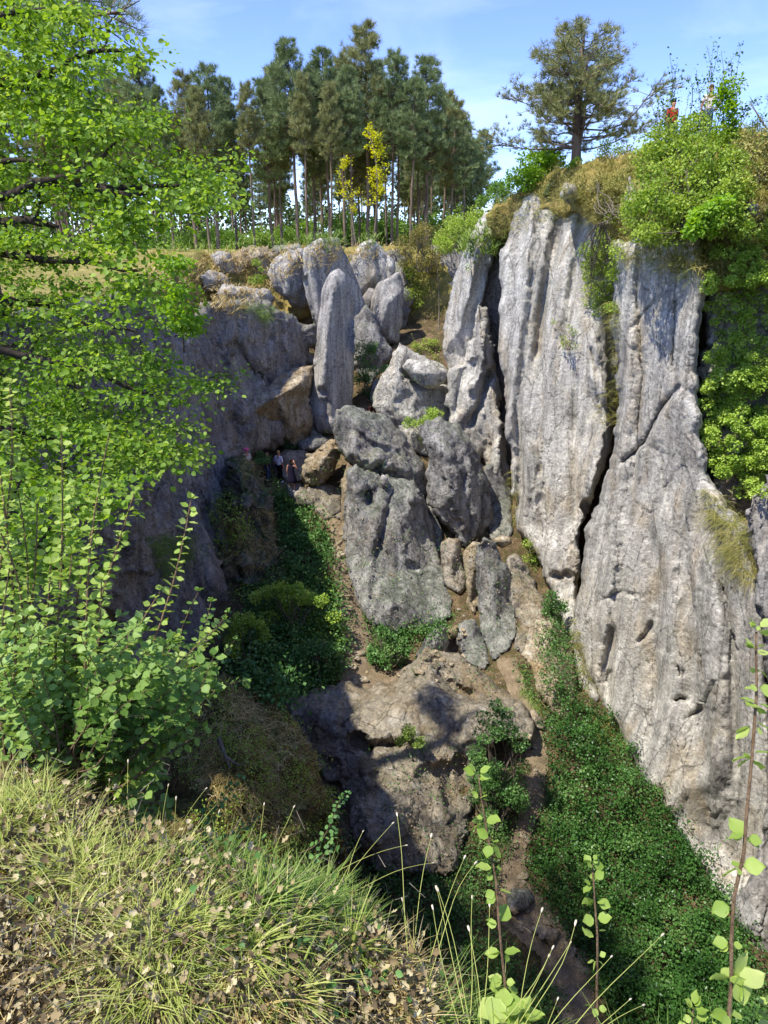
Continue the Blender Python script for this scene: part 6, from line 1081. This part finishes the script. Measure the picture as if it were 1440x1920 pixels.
def person(foot, label, facing=0., h=1.7, top='white', legs='black', hair='dark', armL=None, armR=None, dress=None, crouch=False, hat=None, sleeve=1, lean=0., bare_legs=False, shoe='white', long_hair=False):
    e = empty('person', tuple(foot)); e.rotation_euler = (0, 0, facing); s = h / 1.72; e.scale = (s, s, s); tag(e, label, 'person')
    J = dict(pel=(0, 0, .93), sp=(0, .0, 1.12), ch=(0, 0, 1.32), nk=(0, 0, 1.47), hb=(0, -.015, 1.555), ht=(0, -.005, 1.645))
    for sd, q in (('l', 1), ('r', -1)):
        J['sh' + sd] = (.165 * q, 0, 1.40); a = (armL if q > 0 else armR) or ((.225 * q, .01, 1.12), (.22 * q, -.05, .88)); J['el' + sd] = a[0]; J['wr' + sd] = a[1]
        d = unit(np.array(a[1]) - np.array(a[0])); J['pa' + sd] = tuple(np.array(a[1]) + d * .07)
        J['hp' + sd] = (.085 * q, 0, .90); J['kn' + sd] = (.10 * q, -.03 - .05 * (q > 0), .50); J['an' + sd] = (.105 * q, .02 - .08 * (q > 0), .085); J['to' + sd] = (.12 * q, -.12 - .08 * (q > 0), .03)
    if crouch:
        sh = lambda p, k: (p[0], p[1] + k[1], p[2] + k[2])
        for k in ('pel', 'sp', 'ch', 'nk', 'hb', 'ht', 'shl', 'shr', 'ell', 'elr', 'wrl', 'wrr', 'pal', 'par', 'hpl', 'hpr'):
            p = J[k]; dz = p[2] - .93; J[k] = (p[0], .18 - max(0, dz) * .55, .36 + max(dz, -.1) * .8)
        for sd, q in (('l', 1), ('r', -1)): J['kn' + sd] = (.16 * q, -.22, .48); J['an' + sd] = (.13 * q, -.02, .085); J['el' + sd] = (.24 * q, -.18, .62); J['wr' + sd] = (.14 * q, -.34, .5); J['pa' + sd] = (.12 * q, -.39, .47)
    names = list(J); ix = {k: i for i, k in enumerate(names)}; V = [J[k] for k in names]; E_ = [(ix[a], ix[b]) for a, b in (('pel', 'sp'), ('sp', 'ch'), ('ch', 'nk'), ('nk', 'hb'), ('hb', 'ht'))]
    rad = {'pel': (.135, .10), 'sp': (.12, .09), 'ch': (.15, .10), 'nk': .052, 'hb': (.062, .075), 'ht': (.072, .088)}
    for sd in 'lr':
        E_ += [(ix[a + sd] if a != 'ch' and a != 'pel' else ix[a], ix[b + sd]) for a, b in (('ch', 'sh'), ('sh', 'el'), ('el', 'wr'), ('wr', 'pa'), ('pel', 'hp'), ('hp', 'kn'), ('kn', 'an'), ('an', 'to'))]
        rad.update({'sh' + sd: .055, 'el' + sd: .038, 'wr' + sd: .026, 'pa' + sd: (.034, .02), 'hp' + sd: .085, 'kn' + sd: .056, 'an' + sd: .038, 'to' + sd: (.04, .03)})
    R_ = [rad[k] for k in names]
    for sd, q in (('l', 1), ('r', -1)):   # fingers and thumb
        d = unit(np.array(J['pa' + sd]) - np.array(J['wr' + sd])); x = unit(np.cross(d, np.array([0, 1, 0.2]))); n_ = np.cross(x, d)
        for f, (off, ln) in enumerate(((-.026, .065), (-.009, .078), (.009, .072), (.025, .055), (-.04, .05))):
            b0_ = np.array(J['pa' + sd]) + x * off * .8 + (d * .02 if f < 4 else -d * .02); m1 = b0_ + (d if f < 4 else unit(d - x)) * ln * .55; m2 = m1 + (d * .8 - n_ * .5) * ln * .5
            i0 = len(V); V += [tuple(b0_), tuple(m1), tuple(m2)]; R_ += [.010, .009, .007]; E_ += [(ix['pa' + sd], i0), (i0, i0 + 1), (i0 + 1, i0 + 2)]
    skinned('body', V, E_, R_, SKIN, e)
    g = lambda ks, k2, rr, mat, nm: skinned(nm, [J[k] for k in ks], [(ks.index(a), ks.index(b)) for a, b in k2], rr, mat, e)
    def mid(a, b, t): return tuple(np.array(J[a]) * (1 - t) + np.array(J[b]) * t)
    J['ml'] = mid('shl', 'ell', sleeve if sleeve < 1 else .999); J['mr'] = mid('shr', 'elr', sleeve if sleeve < 1 else .999); J['nk2'] = mid('ch', 'nk', .75); J['hem'] = mid('pel', 'sp', -.2)
    if not dress:
        ks = ['hem', 'sp', 'ch', 'nk2', 'shl', 'ml', 'shr', 'mr']; g(ks, [('hem', 'sp'), ('sp', 'ch'), ('ch', 'nk2'), ('ch', 'shl'), ('shl', 'ml'), ('ch', 'shr'), ('shr', 'mr')], [(.165, .13), (.145, .115), (.175, .125), .07, .075, .062, .075, .062], MC[top], 'shirt')
        ks = ['pel', 'hpl', 'knl', 'anl', 'hpr', 'knr', 'anr']; g(ks, [('pel', 'hpl'), ('hpl', 'knl'), ('knl', 'anl'), ('pel', 'hpr'), ('hpr', 'knr'), ('knr', 'anr')], [(.155, .12), .10, .074, .06, .10, .074, .06], MC[legs], 'trousers')
    else:
        n = 20; prof = [(1.47, .07, .06), (1.42, .17, .09), (1.32, .185, .125), (1.1, .15, .11), (.95, .19, .145), (.7, .24, .19), (.52, .27, .215), (.50, .25, .2)]; VV = []; FF = []
        for z_, a, b in prof:
            for k in range(n): t_ = 2 * math.pi * k / n; w_ = 1 + (.06 * math.sin(5 * t_ + z_ * 3) if z_ < .9 else 0); VV.append((a * w_ * math.cos(t_), b * w_ * math.sin(t_), z_))
        for j in range(len(prof) - 1):
            for k in range(n): FF.append((j * n + k, j * n + (k + 1) % n, (j + 1) * n + (k + 1) % n, (j + 1) * n + k))
        make_mesh('dress', np.array(VV), np.array(FF), MC[dress], e, True)
    hb_, ht = np.array(J['hb']), np.array(J['ht'])
    ellipsoid('hair', Vector(ht + [0, .022, .022]), (.085, .10, .085), HAIRS[hair], e)
    if long_hair: ellipsoid('hair', Vector(hb_ + [0, .07, -.05]), (.07, .04, .14), HAIRS[hair], e)
    if hat: ellipsoid('hat', Vector(ht + [0, 0, .05]), (.15, .16, .085), MC[hat], e, (.15, 0, 0))
    ellipsoid('nose', Vector(ht + [0, -.098, -.045]), (.012, .018, .02), SKIN, e)
    for q in (1, -1):
        ellipsoid('eye', Vector(ht + [.03 * q, -.082, -.015]), (.012, .008, .008), HAIRS['dark'], e); ellipsoid('ear', Vector(ht + [.078 * q, .01, -.03]), (.012, .022, .03), SKIN, e)
    for sd in 'lr': ellipsoid('shoe', Vector(np.array(J['an' + sd]) * .5 + np.array(J['to' + sd]) * .5 + [0, -.01, -.005]), (.052, .135, .05), MC[shoe], e)
    return e
def on_px(px, py, off=0):
    P_, N_ = cast(np.array([float(px)]), np.array([float(py)])); return P_[0] + np.array([0, 0, off])
f1 = on_px(525, 905); f2 = on_px(548, 922); f3 = on_px(503, 904)
person(f1, 'fair haired person in a white shirt and black trousers standing among the boulders', facing=2.6, top='white', legs='black', hair='fair', h=1.72)
person(f2, 'person in a dark sleeveless dress raising one hand to the head', facing=2.9, dress='navy', hair='dark', h=1.68, armR=((-.27, -.08, 1.20), (-.13, -.14, 1.50)), long_hair=True)
person(f3, 'person in a black top and blue jeans half hidden by weeds', facing=1.6, top='black', legs='jeans', hair='dark', h=1.7, shoe='black')
def place_head(px, py, h, Y0, Y1, zf):
    best = None
    for Y in np.arange(Y0, Y1, .1):
        q = PT(px, py, Y); z = zf(q[0], q[1])
        if z is None: continue
        er = abs(z + h - q[2])
        if best is None or er < best[0]: best = (er, np.array([q[0], q[1], z]))
    print('head err', best); return best[1]
fp = PT(461, 840, 32.6) - np.array([0, 0, 1.66]); person(fp, 'person in a pink hat seen behind the dark rock edge', facing=.6, top='pale', legs='jeans', hair='fair', hat='pink', h=1.62)
fc = place_head(690, 757, .95, 33, 39, lambda x, y: gz2(x, y)); person(fc, 'crouching person in dark red clothes behind the tilted boulder', facing=.5, top='maroon', legs='navy', crouch=True, h=1.7)
hz = lambda x, y: (lambda d: d.z if d is not None else None)(down(x, y))
fr_ = place_head(1266, 172, 1.74, 21.5, 27, hz); person(fr_, 'person in a red shirt on the hill top behind the big bush', facing=.35, top='red', legs='jeans', hair='dark', h=1.74, sleeve=.7)
fq = place_head(1335, 160, 1.72, 21.5, 27, hz); person(fq, 'person in a pale top with bent arm behind the leafy shoots', facing=-.3, top='pale', legs='jeans', hair='brown', h=1.72, sleeve=.6, armL=((.36, .0, 1.28), (.24, -.06, 1.05)))
# ================================================================ camera, sun, sky
cam = bpy.data.cameras.new('camera'); cam.sensor_fit = 'HORIZONTAL'; cam.sensor_width = 36; cam.lens = 36 * FOC / 1440; cam.clip_end = 5000; cam.clip_start = .05
co = bpy.data.objects.new('camera', cam); COL.objects.link(co); co.rotation_euler = (math.pi / 2 - PITCH, 0, 0); scene.camera = co
SUN = Vector((-.60, -.40, 1.28)).normalized()
sl = bpy.data.lights.new('sun', 'SUN'); sl.energy = 2.85; sl.angle = math.radians(.6); sl.color = (1, .95, .87)
so = bpy.data.objects.new('sun', sl); COL.objects.link(so); so.rotation_euler = SUN.to_track_quat('Z', 'Y').to_euler()
w = bpy.data.worlds.new('World'); scene.world = w; w.use_nodes = True; t = w.node_tree; t.nodes.clear()
out = t.nodes.new('ShaderNodeOutputWorld'); bg = t.nodes.new('ShaderNodeBackground'); sky = t.nodes.new('ShaderNodeTexSky'); sky.sky_type = 'NISHITA'; sky.sun_disc = False
sky.sun_elevation = math.asin(SUN.z); sky.sun_rotation = math.atan2(SUN.x, SUN.y); sky.air_density = .85; sky.dust_density = .2; sky.ozone_density = 4.; sky.altitude = 200
tc = t.nodes.new('ShaderNodeTexCoord'); mp = t.nodes.new('ShaderNodeMapping'); mp.inputs['Scale'].default_value = (1.2, 1.2, 5.5); mp.inputs['Rotation'].default_value = (0, .12, .3)
t.links.new(tc.outputs['Generated'], mp.inputs[0]); nz = t.nodes.new('ShaderNodeTexNoise'); nz.inputs['Scale'].default_value = 1.7; nz.inputs['Detail'].default_value = 7; nz.inputs['Roughness'].default_value = .55; nz.inputs['Distortion'].default_value = .5
t.links.new(mp.outputs[0], nz.inputs[0]); rp = t.nodes.new('ShaderNodeValToRGB'); rp.color_ramp.elements[0].position = .5; rp.color_ramp.elements[1].position = .78
rp.color_ramp.elements[0].color = (.0, .0, .0, 1); rp.color_ramp.elements[1].color = (.45, .45, .45, 1)
t.links.new(nz.outputs['Fac'], rp.inputs[0]); mx = t.nodes.new('ShaderNodeMix'); mx.data_type = 'RGBA'; t.links.new(rp.outputs[0], mx.inputs[0])
hs = t.nodes.new('ShaderNodeHueSaturation'); hs.inputs['Saturation'].default_value = 1.12; hs.inputs['Hue'].default_value = .52; hs.inputs['Value'].default_value = .9; t.links.new(sky.outputs[0], hs.inputs['Color'])
t.links.new(hs.outputs[0], mx.inputs[6]); mx.inputs[7].default_value = (3.8, 4.2, 5.2, 1)
t.links.new(mx.outputs[2], bg.inputs[0]); bg.inputs[1].default_value = .15; t.links.new(bg.outputs[0], out.inputs[0])
vs = scene.view_settings; vs.view_transform = 'Standard'; vs.look = 'None'; vs.gamma = 1; vs.exposure = 1.38
scene.cycles.max_bounces = 6; scene.cycles.diffuse_bounces = 4; scene.cycles.transmission_bounces = 3; scene.cycles.glossy_bounces = 2; scene.cycles.transparent_max_bounces = 4
scene.cycles.use_denoising = True
